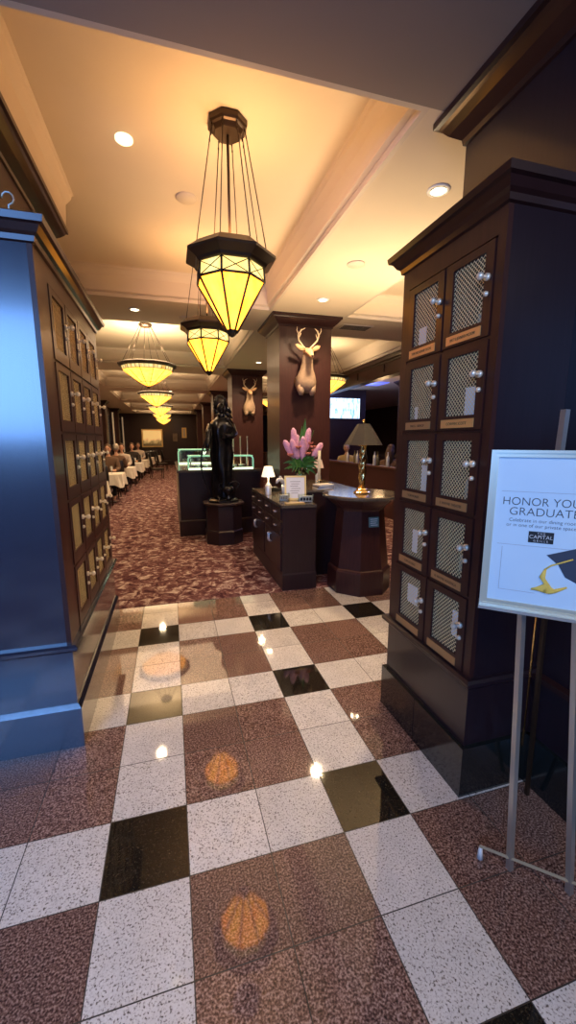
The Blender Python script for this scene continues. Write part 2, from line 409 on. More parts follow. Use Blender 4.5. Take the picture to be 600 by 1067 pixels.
def sh(mb_fn, key, name, mat, parent, loc):
    if key not in shared: shared[key] = mb_fn()
    if key+name not in shared:
        o = shared[key].build(name, mat, parent, loc); shared[key+name] = o.data; return o
    o = bpy.data.objects.new(name, shared[key+name]); C.objects.link(o); o.parent = parent; o.location = loc; return o
def lockers(label, loc, rz, W, D, x0, pitch, cols, ww, granite, sidemat, plates=None):
    t = thing('wine_locker_cabinet', label, 'cabinet', loc, rz)
    rows = 5; rp = .348; zt = 2.30; zb = zt-rows*rp
    fr = MB()   # face frame (front 22 mm) with openings for the doors
    xe = x0+cols*pitch
    fr.box(0,x0,0,.022,.56,2.42).box(xe,W,0,.022,.56,2.42).box(x0,xe,0,.022,zt,2.42).box(x0,xe,0,.022,.56,zb)
    for c in range(1,cols): fr.box(x0+c*pitch-.006,x0+c*pitch+.006,.003,.022,zb,zt)
    for r in range(1,rows): fr.box(x0,xe,.003,.022,zb+r*rp-.006,zb+r*rp+.006)
    fr.build('face_frame','wood',t)
    cs = MB().box(0,.02,.022,D,.56,2.42).box(W-.02,W,.022,D,.56,2.42)
    cs.box(.02,W-.02,.022,D,2.38,2.42)
    cs.build('side_panels', sidemat, t)
    dd = .24 if granite else .05
    pt = MB()
    for c in range(cols+1):
        xx = x0+c*pitch; pt.box(xx-.006,xx+.006,.0225,dd,zb,zt)
    for r in range(rows+1): pt.box(x0,xe,.0225,dd,zb+r*rp-.006,zb+r*rp+.006)
    pt.build('dividers','partition',t)
    MB().box(.02,W-.02,dd,dd+.012,.56,2.38).build('back_panel','interior',t)
    ring_sweep(MB().box(0,W,0,D,.24,.56), rect(0,W,0,D), [(0,.52),(.022,.53),(.03,.54),(.03,.555),(.02,.565),(0,.565)]).build('base_cabinet', sidemat, t)
    b = MB()
    if granite:
        x = 0
        b.box(-.02,.318,-.02,0,0,.24).box(.322,W+.02,-.02,0,0,.24).box(W,W+.02,0,D,0,.24).box(-.02,0,0,D,0,.24).box(0,W,0,D,0,.235)
        b.build('granite_plinth','granite_black',t)
    else:
        ring_sweep(MB().box(0,W,0,D,0,.24), rect(0,W,0,D), [(0,0),(.02,0),(.02,.215),(.004,.238),(0,.238)]).build('plinth', sidemat, t)
    ring_sweep(MB().box(0,W,0,D,2.40,2.47), rect(0,W,0,D), [(0,2.385),(.012,2.39),(.016,2.41),(.03,2.42),(.045,2.445),(.06,2.45),(.065,2.475),(.05,2.485),(0,2.485)]).build('crown_moulding','crown',t)
    for r in range(rows):
        for c in range(cols):
            dx, dz = x0+c*pitch+.007, zt-(r+1)*rp+.007; dw, dh = pitch-.014, rp-.014
            wx = .045; wz = .058
            def door():
                m = MB(); y0, y1 = -.004, .016
                m.box(0,wx,y0,y1,0,dh).box(wx+ww,dw,y0,y1,0,dh).box(wx,wx+ww,y0,y1,0,wz).box(wx,wx+ww,y0,y1,wz+WH,dh)
                return m
            d = sh(door, 'door%d'%cols, 'door', 'wood', t, (dx,0,dz))
            sh(lambda: wire_mesh(ww,WH), 'mesh%d'%cols, 'wire_mesh', 'mesh', d, (wx,.006,wz))
            kx = wx+ww+(dw-wx-ww)*.45
            sh(lambda: KN, 'kn', 'knob', 'nickel', d, (kx,-.004,wz+WH*.62)); sh(lambda: LK, 'lk', 'keyhole', 'nickel', d, (kx,-.004,wz+WH*.38))
            if plates:
                tx, mt = plates[r*cols+c]
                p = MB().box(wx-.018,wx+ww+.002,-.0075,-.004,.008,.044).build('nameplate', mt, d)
                if tx: text('lettering', tx, .0175, 'ink_plate', d, (wx+ww/2-.008,-.0078,.0195), FRONT, sx=min(.95, 15.5/len(tx)*.95))
    return t
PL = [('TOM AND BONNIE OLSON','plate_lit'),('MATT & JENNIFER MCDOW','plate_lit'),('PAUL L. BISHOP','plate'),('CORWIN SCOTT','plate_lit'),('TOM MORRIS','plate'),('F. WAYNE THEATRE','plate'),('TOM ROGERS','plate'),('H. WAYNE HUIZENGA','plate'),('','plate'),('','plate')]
lockers('tall mahogany wine locker cabinet on black granite base with brass nameplates, right of the passage', (1.49,.70,0), -PI/2, .67, .35, .055, .287, 2, .185, True, 'wood_end', PL)
lockers('tall wine locker cabinet left of the passage, its end panel shining blue', (-.21,.83,0), PI/2, 1.53, 1.09, .19, .315, 4, .21, False, 'wood_side')
# bottles and tags in the right lockers: world y from local x
def bottle(h=.17, r=.032):
    return MB().lathe([(r*.9,0),(r,.006),(r,h*.58),(r*.8,h*.68),(r*.36,h*.78),(r*.33,h*.97),(r*.4,h*.975),(r*.4,h)], 14)
M['bottle_green'] = pm('bottle_glass', (.16,.13,.06), .08, spec=.8); M['label_paper'] = pm('bottle_label', (.55,.50,.38), .6); M['foil'] = pm('foil', (.55,.40,.18), .3, .8)
bt = None
names = ['wine bottle in the upper left locker of the right cabinet','wine bottle in the upper right locker beside the granite-based cabinet edge','wine bottle in the second-row left locker','wine bottle behind the mesh above the warmly lit nameplate reading CORWIN SCOTT','wine bottle in the third-row left locker of the right cabinet','wine bottle in the third-row right locker of the right cabinet','wine bottle in the fourth-row left locker of the right cabinet','wine bottle in the fourth-row right locker of the right cabinet','wine bottle in the lowest left locker of the right cabinet','wine bottle in the lowest right locker of the right cabinet']
tagp = [(0,-.03,-.09,.06,.12),None,(0,-.05,-.10,.025,.10),(0,.045,-.07,.06,.14),(0,.05,-.06,.05,.15),None,(0,.0,-.03,.045,.12),None,(0,.005,.03,.09,.10),(0,.06,.02,.045,.12)]
for r in range(5):
    for c in range(2):
        i = r*2+c; lx = .055+c*.287+.045+.0925+.007; zb = 2.30-(r+1)*.348+.0065
        wy = .70-lx; n = i
        if bt is None:
            bt = thing('wine_bottle', names[i], 'bottle', (1.62,wy+.01,zb), 0, 'bottles in the right lockers')
            g = bottle(.285,.037).build('glass','bottle_green',bt)
            MB().lathe([(.0375,.05),(.0378,.05),(.0378,.13),(.0375,.13)],14,cap=False).build('label','label_paper',bt)
            MB().lathe([(.0145,.23),(.0155,.232),(.016,.287),(.0,.288)],14,cap=False).build('foil','foil',bt)
        else: dup(bt, (1.62,wy+(.03 if n%3 else -.02),zb), 0, names[i])
        if tagp[i]:
            _, ty, tz, tw, th = tagp[i]; zc = zb+.17+tz
            o = MB().box(-.0008,.0008,-tw/2,tw/2,-th/2,th/2).build('paper_tag','paper')
            o.location = (1.502,wy-ty,zc); tag(o, 'white paper tag behind the mesh of the %s-row %s locker in the right cabinet' % (('top','second','third','fourth','bottom')[r],('left','right')[c]), 'tag', 'paper tags in the right lockers')
# coat hook on the left cabinet top
h = MB().tube([(0,0,0),(0,0,.05)]+[(.022*math.sin(a)*1,0,.075-.024*math.cos(a)) for a in [PI*k/6*1.25+.2 for k in range(0,8)]], .004, 6)
o = h.build('coat_hook','steel'); o.location = (-.29,.86,2.485); tag(o,'small curved metal hook standing on top of the left cabinet','hook')
# ------------------------------------------------------------------ pendants
def rod(mb, a, b, r=.004): mb.tube([a,b], r, 6)
def pendant_big(label):
    t = thing('pendant_lamp', label, 'lamp', (0,0,0))   # origin at ceiling, z down
    ph = PI/8
    def oc(prof, name, mat): return MB().lathe(prof, 8, ph=ph, smooth=False).build(name, mat, t)
    oc([(.125,0),(.125,-.03),(.115,-.04),(.10,-.045),(.09,-.065),(.085,-.07)], 'ceiling_canopy', 'lamp_bronze')
    st = MB(); st.tube([(0,0,-.07),(0,0,-.76)], .009, 8); st.build('stem','lamp_bronze',t)
    zt = -.74
    oc([(.20,zt+.03),(.22,zt+.03),(.30,zt-.03),(.30,zt-.045),(.245,zt-.075),(.235,zt-.09),(.225,zt-.095),(.18,zt-.095)], 'hood', 'lamp_bronze')
    for k in range(8):
        a = ph+2*PI*k/8; m = MB(); c_, s_ = math.cos(a), math.sin(a)
        rod(m, (.108*c_,.108*s_,-.04), (.235*c_,.235*s_,zt+.02), .0035)
        m.ball((.108*c_,.108*s_,-.05), (.006,.006,.012), 6, 5); m.ball((.116*c_,.116*s_,-.085), (.005,.005,.012), 6, 5)
        m.build('hanging_rod','lamp_bronze',t)
    z1 = zt-.095; z2 = z1-.085; z3 = z2-.30
    MB().lathe([(.215,z1),(.222,z2)], 8, ph=ph, smooth=False, cap=False).build('glass_band','cream_glass',t)
    MB().lathe([(.222,z2),(.035,z3)], 8, ph=ph, smooth=False, cap=False).build('glass_cone','amber',t)
    fr = MB(); X = MB()
    for k in range(8):
        a = ph+2*PI*k/8; b = ph+2*PI*(k+1)/8
        P = lambda r, an, z: (r*math.cos(an), r*math.sin(an), z)
        fr.tube([P(.218,a,z1),P(.225,a,z2)], .0075, 5); fr.tube([P(.225,a,z2),P(.037,a,z3)], .0078, 5)
        fr.tube([P(.224,a,z2),P(.224,b,z2)], .008, 5)
        X.tube([P(.220,a,z1),P(.226,b,z2)], .0028, 4); X.tube([P(.220,b,z1),P(.226,a,z2)], .0028, 4)
    fr.build('leading','lamp_bronze',t); X.build('cross_tracery','lamp_bronze',t)
    MB().lathe([(.0,z3-.035),(.018,z3-.025),(.036,z3-.008),(.042,z3+.012),(.03,z3+.02)], 8, ph=ph, smooth=False).build('finial','lamp_bronze',t)
    return t
def point(name, loc, col, e, r=.05, spot=None):
    l = bpy.data.lights.new(name, 'SPOT' if spot else 'POINT'); l.color = col; l.energy = e; l.shadow_soft_size = r
    if spot: l.spot_size = math.radians(spot); l.spot_blend = .6
    o = bpy.data.objects.new(name, l); C.objects.link(o); o.location = loc; return o
def up(name, loc, col, e, r=.1, ang=168):
    o = point(name, loc, col, e, r, ang); o.rotation_euler = (PI,0,0); o.data.spot_blend = .3; return o
WARM = (1,.62,.30); WARM2 = (1,.72,.42)
pb = pendant_big('large octagonal amber glass pendant lamp nearest the camera, over the granite floor'); pb.location = (.745,1.60,3.5)
dup(pb, (.745,3.30,3.5), 0, 'octagonal amber glass pendant lamp hanging just behind the nearest one')
for yy in (1.6,3.3):
    up('pendant_uplight', (.745,yy,2.86), (1,.52,.20), 27, .15)
def pendant_bowl(label):
    t = thing('bowl_pendant_lamp', label, 'lamp'); ph = PI/12; n = 12; R = .49
    MB().lathe([(.11,0),(.11,-.03),(.08,-.05)], n, smooth=False).build('ceiling_canopy','lamp_bronze',t)
    zt = -.66
    MB().lathe([(R-.07,zt+.03),(R,zt),(R,zt-.022),(R-.05,zt-.045),(R-.09,zt-.045)], n, ph=ph, smooth=False).build('rim','lamp_bronze',t)
    for k in range(8):
        a = 2*PI*k/8+.2; m = MB(); rod(m, (.09*math.cos(a),.09*math.sin(a),-.03), ((R-.08)*math.cos(a),(R-.08)*math.sin(a),zt+.02), .004); m.build('hanging_rod','lamp_bronze',t)
    z1 = zt-.045; z2 = z1-.055; z3 = z2-.26
    MB().lathe([(R-.06,z1),(R-.075,z2)], n, ph=ph, smooth=False, cap=False).build('tile_band','tile_glass',t)
    MB().lathe([(R-.075,z2),(.16,z3+.07),(.02,z3)], n, ph=ph, smooth=False, cap=False).build('glass_bowl','amber_far',t)
    fr = MB(); P = lambda r, an, z: (r*math.cos(an), r*math.sin(an), z)
    for k in range(n):
        a = ph+2*PI*k/n; b = ph+2*PI*(k+1)/n
        fr.tube([P(R-.057,a,z1),P(R-.073,a,z2),P(.163,a,z3+.07),P(.022,a,z3)], .005, 4)
        fr.tube([P(R-.072,a,z2),P(R-.072,b,z2)], .005, 4)
        fr.tube([P(.163,a,z3+.07),P(.163,b,z3+.07)], .004, 4)
        for q in (1/3,2/3):
            c_ = [P(R-.057,a,z1)[i]*(1-q)+P(R-.057,b,z1)[i]*q for i in range(3)]; d_ = [P(R-.073,a,z2)[i]*(1-q)+P(R-.073,b,z2)[i]*q for i in range(3)]
            fr.tube([c_,d_], .003, 4)
    fr.build('leading','lamp_bronze',t)
    MB().ball((0,0,z3-.01), (.025,.025,.02), 8, 6).build('finial','lamp_bronze',t)
    return t
bl = pendant_bowl('wide shallow stained glass bowl pendant, nearest of the dining room row'); bl.location = (0,6.4,3.5)
for i, yy in enumerate((10.8,15.2,19.6,24.0)):
    dup(bl, (0,yy,3.5), 0, 'wide stained glass bowl pendant, %s in the dining room row' % ('second','third','fourth','farthest')[i])
dup(bl, (3.45,6.9,3.5), 0, 'stained glass bowl pendant partly hidden behind the right side of the deer head column')
dup(bl, (3.45,11.3,3.5), 0, 'stained glass bowl pendant glimpsed between the two deer head columns')
for yy in (6.4,10.8,15.2,19.6,24.0):
    up('tray_uplight', (0,yy,2.88), WARM2, 230, .2)
for yy in (2.6,6.9,11.3): up('tray_uplight', (3.45,yy,2.88), WARM2, 80, .2)  # the nearest is an added unseen light, no bowl hangs there
# ------------------------------------------------------------------ ceiling fittings
def downlight(label, x, y, z, e=25, tilt=(0,0)):
    t = thing('recessed_downlight', label, 'light', (x,y,z))
    MB().lathe([(.075,-.001),(.075,-.006),(.055,-.008),(.05,-.001)], 24).build('trim_ring','white',t)
    MB().lathe([(.0,-.0095),(.048,-.009)], 20, cap=False).build('bulb','glow_bulb',t)
    if e:
        l = point('downlight_beam', (x,y,z-.03), (1,.74,.44), e, .06, 150); l.rotation_euler = (tilt[0],tilt[1],0)
downlight('recessed ceiling downlight beside the right locker cabinet',2.10,1.35,3.2,95)
downlight('recessed ceiling downlight in front of the deer head column',2.12,3.55,3.2,100)
downlight('recessed downlight in the cross beam above the first bowl pendant',-.04,4.54,3.2,30)
for i,(x,y) in enumerate(((2.2,7.6),(-.1,8.98),(.4,13.4))): downlight(('recessed downlight in front of the smaller deer head','recessed downlight in the second cross beam','recessed downlight in the third cross beam')[i],x,y,3.2,110)
t = thing('dome_ceiling_light','glowing round ceiling light in the tray above the left lockers','light',(.116,1.917,3.5))
MB().lathe([(.055,0),(.055,-.012),(.04,-.022),(0,-.026)],24,cap=False).build('diffuser', pm('lit_dome',(.9,.8,.6),.5,emis=(1,.85,.55),es=1.3), t)
for nm, x, y, z, lb in (('ceiling_speaker',.531,2.482,3.5,'round flush ceiling speaker beside the nearest pendant rods'),('ceiling_speaker',.59,4.74,3.2,'round ceiling speaker in the beam beside the second pendant'),('ceiling_speaker',2.07,2.55,3.2,'faint round ceiling speaker in the plain ceiling near the right cabinet')):
    o = MB().lathe([(.085,0),(.085,-.006),(.078,-.012),(0,-.013)],28,cap=False).build(nm,'moulding',loc=(x,y,z)); tag(o, lb, 'speaker', 'round ceiling speakers')
t = thing('ceiling_vent','slotted air vent in the ceiling right of the deer head column','vent',(3.0,4.55,3.2),0)
MB().box(-.24,.24,-.13,.13,-.008,0).build('frame','moulding',t)
for k in range(4): MB().box(-.21,.21,-.10+.055*k,-.07+.055*k,-.012,-.0085).build('slot','black',t)
# ------------------------------------------------------------------ deer heads
def deer(label, loc):
    t = thing('mounted_deer_head', label, 'deer head', loc)
    b = MB(); n = 16
    secs = [(-.02,.01,.075,.02),(.0,.10,.125,.095),(.06,.12,.150,.12),(.15,.125,.155,.125),(.24,.13,.135,.12),(.33,.15,.10,.105),(.41,.17,.085,.09),(.49,.19,.078,.08),(.55,.20,.07,.07),(.60,.205,.045,.05)]
    vs = []
    for z,yc,rx,ry in secs:
        for k in range(n):
            a = 2*PI*k/n; vs.append((rx*math.cos(a), -yc+ry*math.sin(a), z))
    fs = [(i*n+k,i*n+(k+1)%n,(i+1)*n+(k+1)%n,(i+1)*n+k) for i in range(len(secs)-1) for k in range(n)]+[tuple(range(n)),tuple((len(secs)-1)*n+k for k in range(n))]
    b.add(vs,fs,True)
    b.tube([(0,-.14,.12),(0,0,.16)],[.13,.15],14)
    for s in (-1,1): b.tube([(s*.075,-.15,.08),(s*.085,-.16,-.02),(s*.085,-.15,-.075)],[.065,.05,.025],10)
    b.build('neck_and_chest','deer',t)
    hd = MB().tube([(0,-.15,.575),(0,-.20,.59),(0,-.26,.575),(0,-.31,.545),(0,-.36,.51),(0,-.395,.488),(0,-.41,.48)],[.045,.068,.064,.048,.036,.03,.012],14).build('head','deer_head',t)
    MB().ball((0,-.405,.495),(.022,.016,.015),10,6).build('nose','black',hd)
    for s in (-1,1):
        MB().ball((s*.057,-.25,.60),.013,8,6).build('eye','black',hd)
        e = MB().tube([(s*.05,-.19,.615),(s*.10,-.20,.645),(s*.15,-.21,.675),(s*.185,-.21,.70)],[.016,.036,.034,.006],10,squash=.35); e.build('ear','deer_head',hd)
        a = MB()
        a.tube([(s*.03,-.18,.64),(s*.08,-.18,.70),(s*.14,-.20,.77),(s*.155,-.23,.84),(s*.12,-.27,.90),(s*.07,-.30,.925)],[.016,.014,.013,.012,.010,.004],8)
        a.tube([(s*.145,-.21,.79),(s*.12,-.22,.84),(s*.11,-.23,.87)],[.010,.007,.003],6)
        a.tube([(s*.155,-.235,.85),(s*.18,-.25,.90),(s*.175,-.26,.95)],[.009,.006,.003],6)
        a.build('antler','antler',t)
    t.scale = (.92,.88,.82)
    return t
d = deer('pale mounted deer head and chest with curved antlers on the near column', (2.11,4.24,2.225))
dup(d, (2.16,8.64,2.21), 0, 'smaller looking mounted deer head with antlers on the farther column')
# ------------------------------------------------------------------ host desk
t = thing('host_desk','dark wood host desk with stone top and nickel drawer pulls','desk',(1.38,2.65,0))
W,D_ = .36,1.56
MB().box(0,W,0,D_,.0,.885).build('body','wood_dark',t)
ring_sweep(MB(), rect(0,W,0,D_), [(0,0),(.008,0),(.008,.17),(0,.19)]).build('plinth','wood_dark',t)
MB().box(-.015,W,-.015,D_,.885,.915).build('stone_top','counter_stone',t)
HB = MB().tube([(0,-.025,0),(-.022,-.025,0),(-.022,.025,0),(0,.025,0)],.006,6)
HB2 = MB().tube([(0,-.03,-.045),(-.03,-.03,-.045),(-.03,-.03,.045),(0,-.03,.045)],.008,6).tube([(0,.03,-.045),(-.03,.03,-.045),(-.03,.03,.045),(0,.03,.045)],.008,6)
for r in range(2):
    for c in range(4):
        yc = .23+.395*c if c<4 else 0
        dr = MB().box(-.012,0,yc-.185,yc+.185,.74-.15*r+.01,.74-.15*r+.135).build('drawer','wood_dark',t)
        HB.build('pull','chrome',dr,(-.012,yc+.01,.74-.15*r+.08))
for c in range(2):
    yc = .425+.79*c
    dr = MB().box(-.012,0,yc-.37,yc+.37,.20,.58).build('door','wood_dark',t)
    HB2.build('pull','chrome',dr,(-.012,yc+.05,.485))
t = thing('back_counter','dark wood raised counter behind the host desk','counter',(1.76,3.04,0))
MB().box(0,.62,0,1.16,0,.985).build('body','wood_dark',t); MB().box(-.003,.64,-.015,1.17,.985,1.01).build('top','counter_stone',t)
# pedestal lamp table
t = thing('pedestal_table','octagonal tapered dark wood pedestal table with round stone top','table',(2.21,2.58,0))
pedp = [(.335,0),(.335,.23),(.325,.25),(.31,.26),(.245,.86),(.26,.89),(.30,.92),(.335,.95),(.37,.985)]
MB().lathe(pedp, 8, ph=PI/8, smooth=False).build('pedestal','wood',t)
MB().lathe([(.36,.985),(.40,.99),(.405,1.0),(.405,1.015),(.395,1.025)], 40, smooth=False).build('top','counter_stone',t)
o = thing('info_plaque','small blue green plaque on the lamp pedestal','plaque',(2.21,2.58,0))
a0 = -PI/2
pl = MB().box(-.055,.055,-.006,0,-.05,.05).build('plate', pm('plaque_teal',(.12,.25,.25),.4), o); pl.location = (.02,-.266,.76); pl.rotation_euler = (-.10,0,0)
for i, s_ in enumerate(('- - - - -','- - - - - -','- - - -','- - - - - -')):
    m_ = MB().box(-.04+.004*(i%2),.04-.006*(i%3),-.0075,-.006,.028-.02*i,.034-.02*i).build('text_line','paper',pl)
# table lamp
t = thing('twist_table_lamp','brass twisted column table lamp with dark shade on the pedestal table','lamp',(2.21,2.56,1.025))
MB().lathe([(.085,0),(.085,.012),(.07,.02),(.06,.035),(.06,.04),(.045,.05),(.035,.07),(.028,.085)],8,ph=PI/8,smooth=False).build('base','brass',t)
m = MB(); n = 16; vs = []; K = 60
for i in range(K+1):
    z = .085+.40*i/K
    for k in range(n):
        a = 2*PI*k/n; r = .031*(1+.26*math.cos(3*(a-z*17)))*(.8+.3*math.sin(PI*min(1,i/K*.9+.1)))
        vs.append((r*math.cos(a), r*math.sin(a), z))
m.add(vs, [(i*n+k,i*n+(k+1)%n,(i+1)*n+(k+1)%n,(i+1)*n+k) for i in range(K) for k in range(n)]+[tuple(range(n)),tuple(K*n+k for k in range(n))], True)
m.build('twisted_column','brass',t)
MB().lathe([(.02,.485),(.05,.49),(.05,.505),(.02,.51)],16).build('socket_cap','brass',t)
MB().lathe([(.195,.495),(.065,.705)],8,ph=PI/8,smooth=False,cap=False).build('lamp_shade','shade_dark',t)
MB().tube([(0,0,.50),(0,0,.72)],.004,6).ball((0,0,.735),.017,10,8).build('finial','brass',t)
MB().ball((0,0,.56),.03,10,8).build('bulb','glow_bulb',t)
point('table_lamp_light',(2.21,2.56,1.56),WARM2,7,.04)
# small lamp on desk
def small_lamp(name, label, loc, s=1, group=None):
    t = thing(name, label, 'lamp', loc, 0, group)
    MB().lathe([(.036*s,0),(.036*s,.008*s),(.034*s,.02*s),(.038*s,.10*s),(.02*s,.125*s),(.008*s,.14*s),(.007*s,.21*s)],14).build('base','silver',t)
    MB().lathe([(.075*s,.20*s),(.045*s,.31*s)],20,cap=False).build('lamp_shade','lamp_white',t)
    return t
sl = small_lamp('small_table_lamp','small lamp with white shade on the left edge of the host desk',(1.43,3.50,.915),1.1)
point('desk_lamp_light',(1.43,3.50,1.14),WARM2,1.5,.03)
# figurine
t = thing('animal_figurine','silvery white four legged animal figurine on the host desk','figurine',(1.63,3.36,.915),.2)
f = MB(); f.ball((0,0,.14),(.07,.035,.04),14,8); f.tube([(-.05,0,.16),(-.09,0,.20),(-.12,0,.195),(-.145,0,.155)],[.028,.026,.022,.01],10)
for sx in (-1,1):
    for sy in (-1,1): f.tube([(sx*.045,sy*.018,.13),(sx*.05,sy*.018,.06),(sx*.045,sy*.018,0)],[.022,.013,.014],8)
f.tube([(.06,0,.16),(.09,0,.14),(.095,0,.08)],[.012,.008,.004],6); f.ball((-.095,.02,.225),(.008,.006,.018),6,5); f.ball((-.095,-.02,.225),(.008,.006,.018),6,5)
f.build('body','silver',t)
# framed notice
t = thing('framed_notice','gold framed notice leaning on the host desk in front of the flowers','frame',(1.62,2.99,.917),-.2); t.scale = (1.15,1,1.03)
fr = MB().box(-.105,.105,0,.012,0,.018).box(-.105,.105,0,.012,.242,.26).box(-.105,-.088,0,.012,.018,.242).box(.088,.105,0,.012,.018,.242).build('frame','gold_frame',t)
pp = MB().box(-.088,.088,.004,.008,.018,.242).build('notice','paper',t)
st = MB().box(-.01,.01,.012,.03,0,.2).build('stand','black',t)
for i in range(6): MB().box(-.05+.01*(i%2),.05-.012*(i%3),.003,.004,.195-.025*i,.199-.025*i).build('text_line','ink',pp)
for o_ in (fr,pp,st): o_.rotation_euler = (-.22,0,0)
# acrylic holders
for i,(x,y,w,hh) in enumerate(((1.475,2.93,.11,.085),(1.675,2.78,.16,.085))):
    t = thing('acrylic_card_holder', ('small clear card holder with printed cards at the left desk corner','wider clear card holder with printed cards below the gold frame')[i], 'holder', (x,y,.915), -.1)
    bx = MB().box(-w/2,w/2,0,.003,0,hh).box(-w/2,w/2,.06,.063,0,hh).box(-w/2,-w/2+.003,.003,.06,0,hh).box(w/2-.003,w/2,.003,.06,0,hh).box(-w/2,w/2,0,.063,-.0,.003)
    bx.build('clear_box','glass',t)
    MB().box(-w/2+.01,w/2-.01,.012,.045,.004,hh-.02).build('card_stack','paper',t)
    for k in range(4): 
        MB().box(-w/2+.018+k*(w-.03)/4,-w/2+.018+k*(w-.03)/4+(w-.05)/5,.0105,.012,.02,.05).build('printed_mark','ink',t)
tag(MB().box(-.10,.10,-.04,.04,0,.012).build('business_card_tray','gold_frame',loc=(1.53,2.72,.915)),'flat gold tray lying at the front edge of the host desk','tray')
# flowers
t = thing('flower_vase','clear glass vase of tall pink flowers and green leaves behind the gold frame','vase',(1.86,3.55,1.01)); t.scale = (1.12,1.1,1.14)
MB().lathe([(.055,0),(.065,.01),(.06,.10),(.07,.20),(.067,.20),(.057,.10),(.055,.012),(.0,.012)],20,cap=False).build('vase','glass',t)
sm = MB(); lv = MB()
def blade(mb, p0, p1, w, bow=.03, n=6):
    p0, p1 = Vector(p0), Vector(p1); d = p1-p0; sd = d.cross(Vector((0,1,0.2))).normalized()
    vs = []
    for i in range(n+1):
        q = i/n; c = p0+d*q+Vector((0,0,bow*math.sin(PI*q))); ww_ = w*math.sin(PI*(q*.85+.12))
        vs += [c-sd*ww_, c+Vector((0,.012,0)), c+sd*ww_]
    mb.add(vs, [(3*i+j,3*i+j+1,3*i+j+4,3*i+j+3) for i in range(n) for j in (0,1)], True)
fl = [(-.085,.02,.62,-.06,.36),(-.20,-.02,.49,-.08,.30),(-.13,-.05,.50,-.03,.27),(.0,-.07,.53,.01,.26),(.095,.0,.62,.05,.36),(.245,0,.46,.13,.29),(-.03,.05,.55,-.01,.33)]
for i,(x,y,z,xb,zb) in enumerate(fl):
    m = MB(); a = Vector((xb,y*.5,zb)); b = Vector((x,y,z)); 
    m.tube([a,a.lerp(b,.25),a.lerp(b,.6),a.lerp(b,.9),b],[.012,.036,.040,.028,.008],10,squash=.6)
    m.build('bloom','petal',t)
    sm.tube([(0,0,.02),(xb*.5,y*.3,.18),a],.005,6)
sm.build('stems','stem',t)
for i,(x,y,z) in enumerate(((-.06,-.09,.40),(.05,-.08,.33),(.12,-.06,.40),(-.14,-.06,.32),(.16,.02,.36),(.10,-.02,.44))):
    m = MB(); 
    for k in range(5):
        a = 2*PI*k/5+i; m.tube([(x,y,z),(x+.02*math.cos(a),y+.02*math.sin(a),z+.02),(x+.035*math.cos(a),y+.035*math.sin(a),z+.03)],[.006,.014,.004],6,squash=.4)
    m.build('small_bloom','petal2',t)
random.seed(4)
for k in range(46):
    a = random.uniform(0,2*PI); r = random.uniform(.09,.22); z = random.uniform(.10,.32)
    blade(lv,(.02*math.cos(a),.02*math.sin(a),.15+random.random()*.06),(r*math.cos(a),r*.8*math.sin(a),z),.018,.04)
blade(lv,(.03,0,.3),(.055,.03,.72),.028,0); blade(lv,(.03,0,.3),(.16,.03,.60),.008,0); blade(lv,(-.02,0,.3),(.02,.03,.64),.02,0)
lv.build('leaves','leaf',t)
# candle & books & telephone
t = thing('candlestick','tall cream candle on a brass holder beside the flowers','candle',(2.03,3.36,1.01))
MB().lathe([(.05,0),(.05,.01),(.03,.025),(.018,.06),(.025,.075),(.02,.08)],18).build('holder','brass',t)
MB().lathe([(.018,.08),(.018,.43),(.010,.435)],14).build('candle',pm('wax',(.85,.75,.5),.5),t)
MB().tube([(.0,0,.435),(.001,0,.45)],.0015,5).build('wick','black',t)
cols_ = [(.55,.5,.4),(.12,.10,.09),(.6,.56,.5)]
for i in range(3):
    t = thing('menu_book', 'thin menu book, %s of the stack on the raised counter' % ('bottom','middle','top')[i], 'book', (2.0+.01*i,3.10,1.011+.018*i), .1*i, 'menus stacked on the raised counter')
    MB().box(-.10,.10,-.03,.13,0,.004).box(-.10,.10,-.03,.13,.0145,.0175).box(-.10,-.096,-.03,.13,.004,.0145).build('cover',pm('menu_cover%d'%i,cols_[i],.5),t)
    MB().box(-.096,.094,-.026,.126,.004,.0145).build('pages','paper',t)
t = thing('desk_telephone','black desk telephone behind the figurine on the host desk','telephone',(1.60,3.86,.915),.3)
MB().extr([(-.08,0),(.08,0),(.08,.02),(-.08,.055)],-.09,.09).build('base','black',t)
MB().tube([(-.06,.03,.07),(-.06,.03,.13),(-.05,.02,.26),(-.06,.0,.27)],[.022,.014,.014,.022],10).build('handset','black',t)
MB().box(-.08,0,-.07,-.01,.0385,.058).build('keypad','steel',t)
o = small_lamp('small_table_lamp','small lamp with cream shade between flowers and candle on the counter',(2.16,3.75,1.01),1.0)
o.children[1].data = o.children[1].data.copy(); o.children[1].data.materials.clear(); o.children[1].data.materials.append(pm('dim_shade',(.55,.42,.34),.7,emis=(1,.7,.5),es=.12))
# ------------------------------------------------------------------ statue
PX,PY = 1.06,4.98
t = thing('octagonal_pedestal','low octagonal dark wood pedestal carrying the bronze statue','pedestal',(PX,PY,0))
MB().lathe([(.30,0),(.30,.20),(.29,.215),(.285,.22),(.285,.585),(.30,.60)],8,ph=PI/8,smooth=False).build('body','wood_end',t)
MB().lathe([(.315,.60),(.33,.61),(.33,.63),(.32,.64)],8,ph=PI/8,smooth=False).build('top','wood_dark',t)
t = thing('bronze_statue','tall dark bronze statue of a robed standing figure holding a bow','statue',(PX,PY,.64))
random.seed(11)
MB().lathe([(.24,0),(.24,.03),(.20,.05)],8,ph=PI/8,smooth=False).build('base','bronze',t)
b = MB(); n = 28; vs = []; K = 34
prof = [(0.05,.15),(.15,.15),(.30,.145),(.5,.15),(.7,.165),(.85,.155),(1.0,.17),(1.12,.18),(1.2,.15),(1.25,.08),(1.28,.055)]
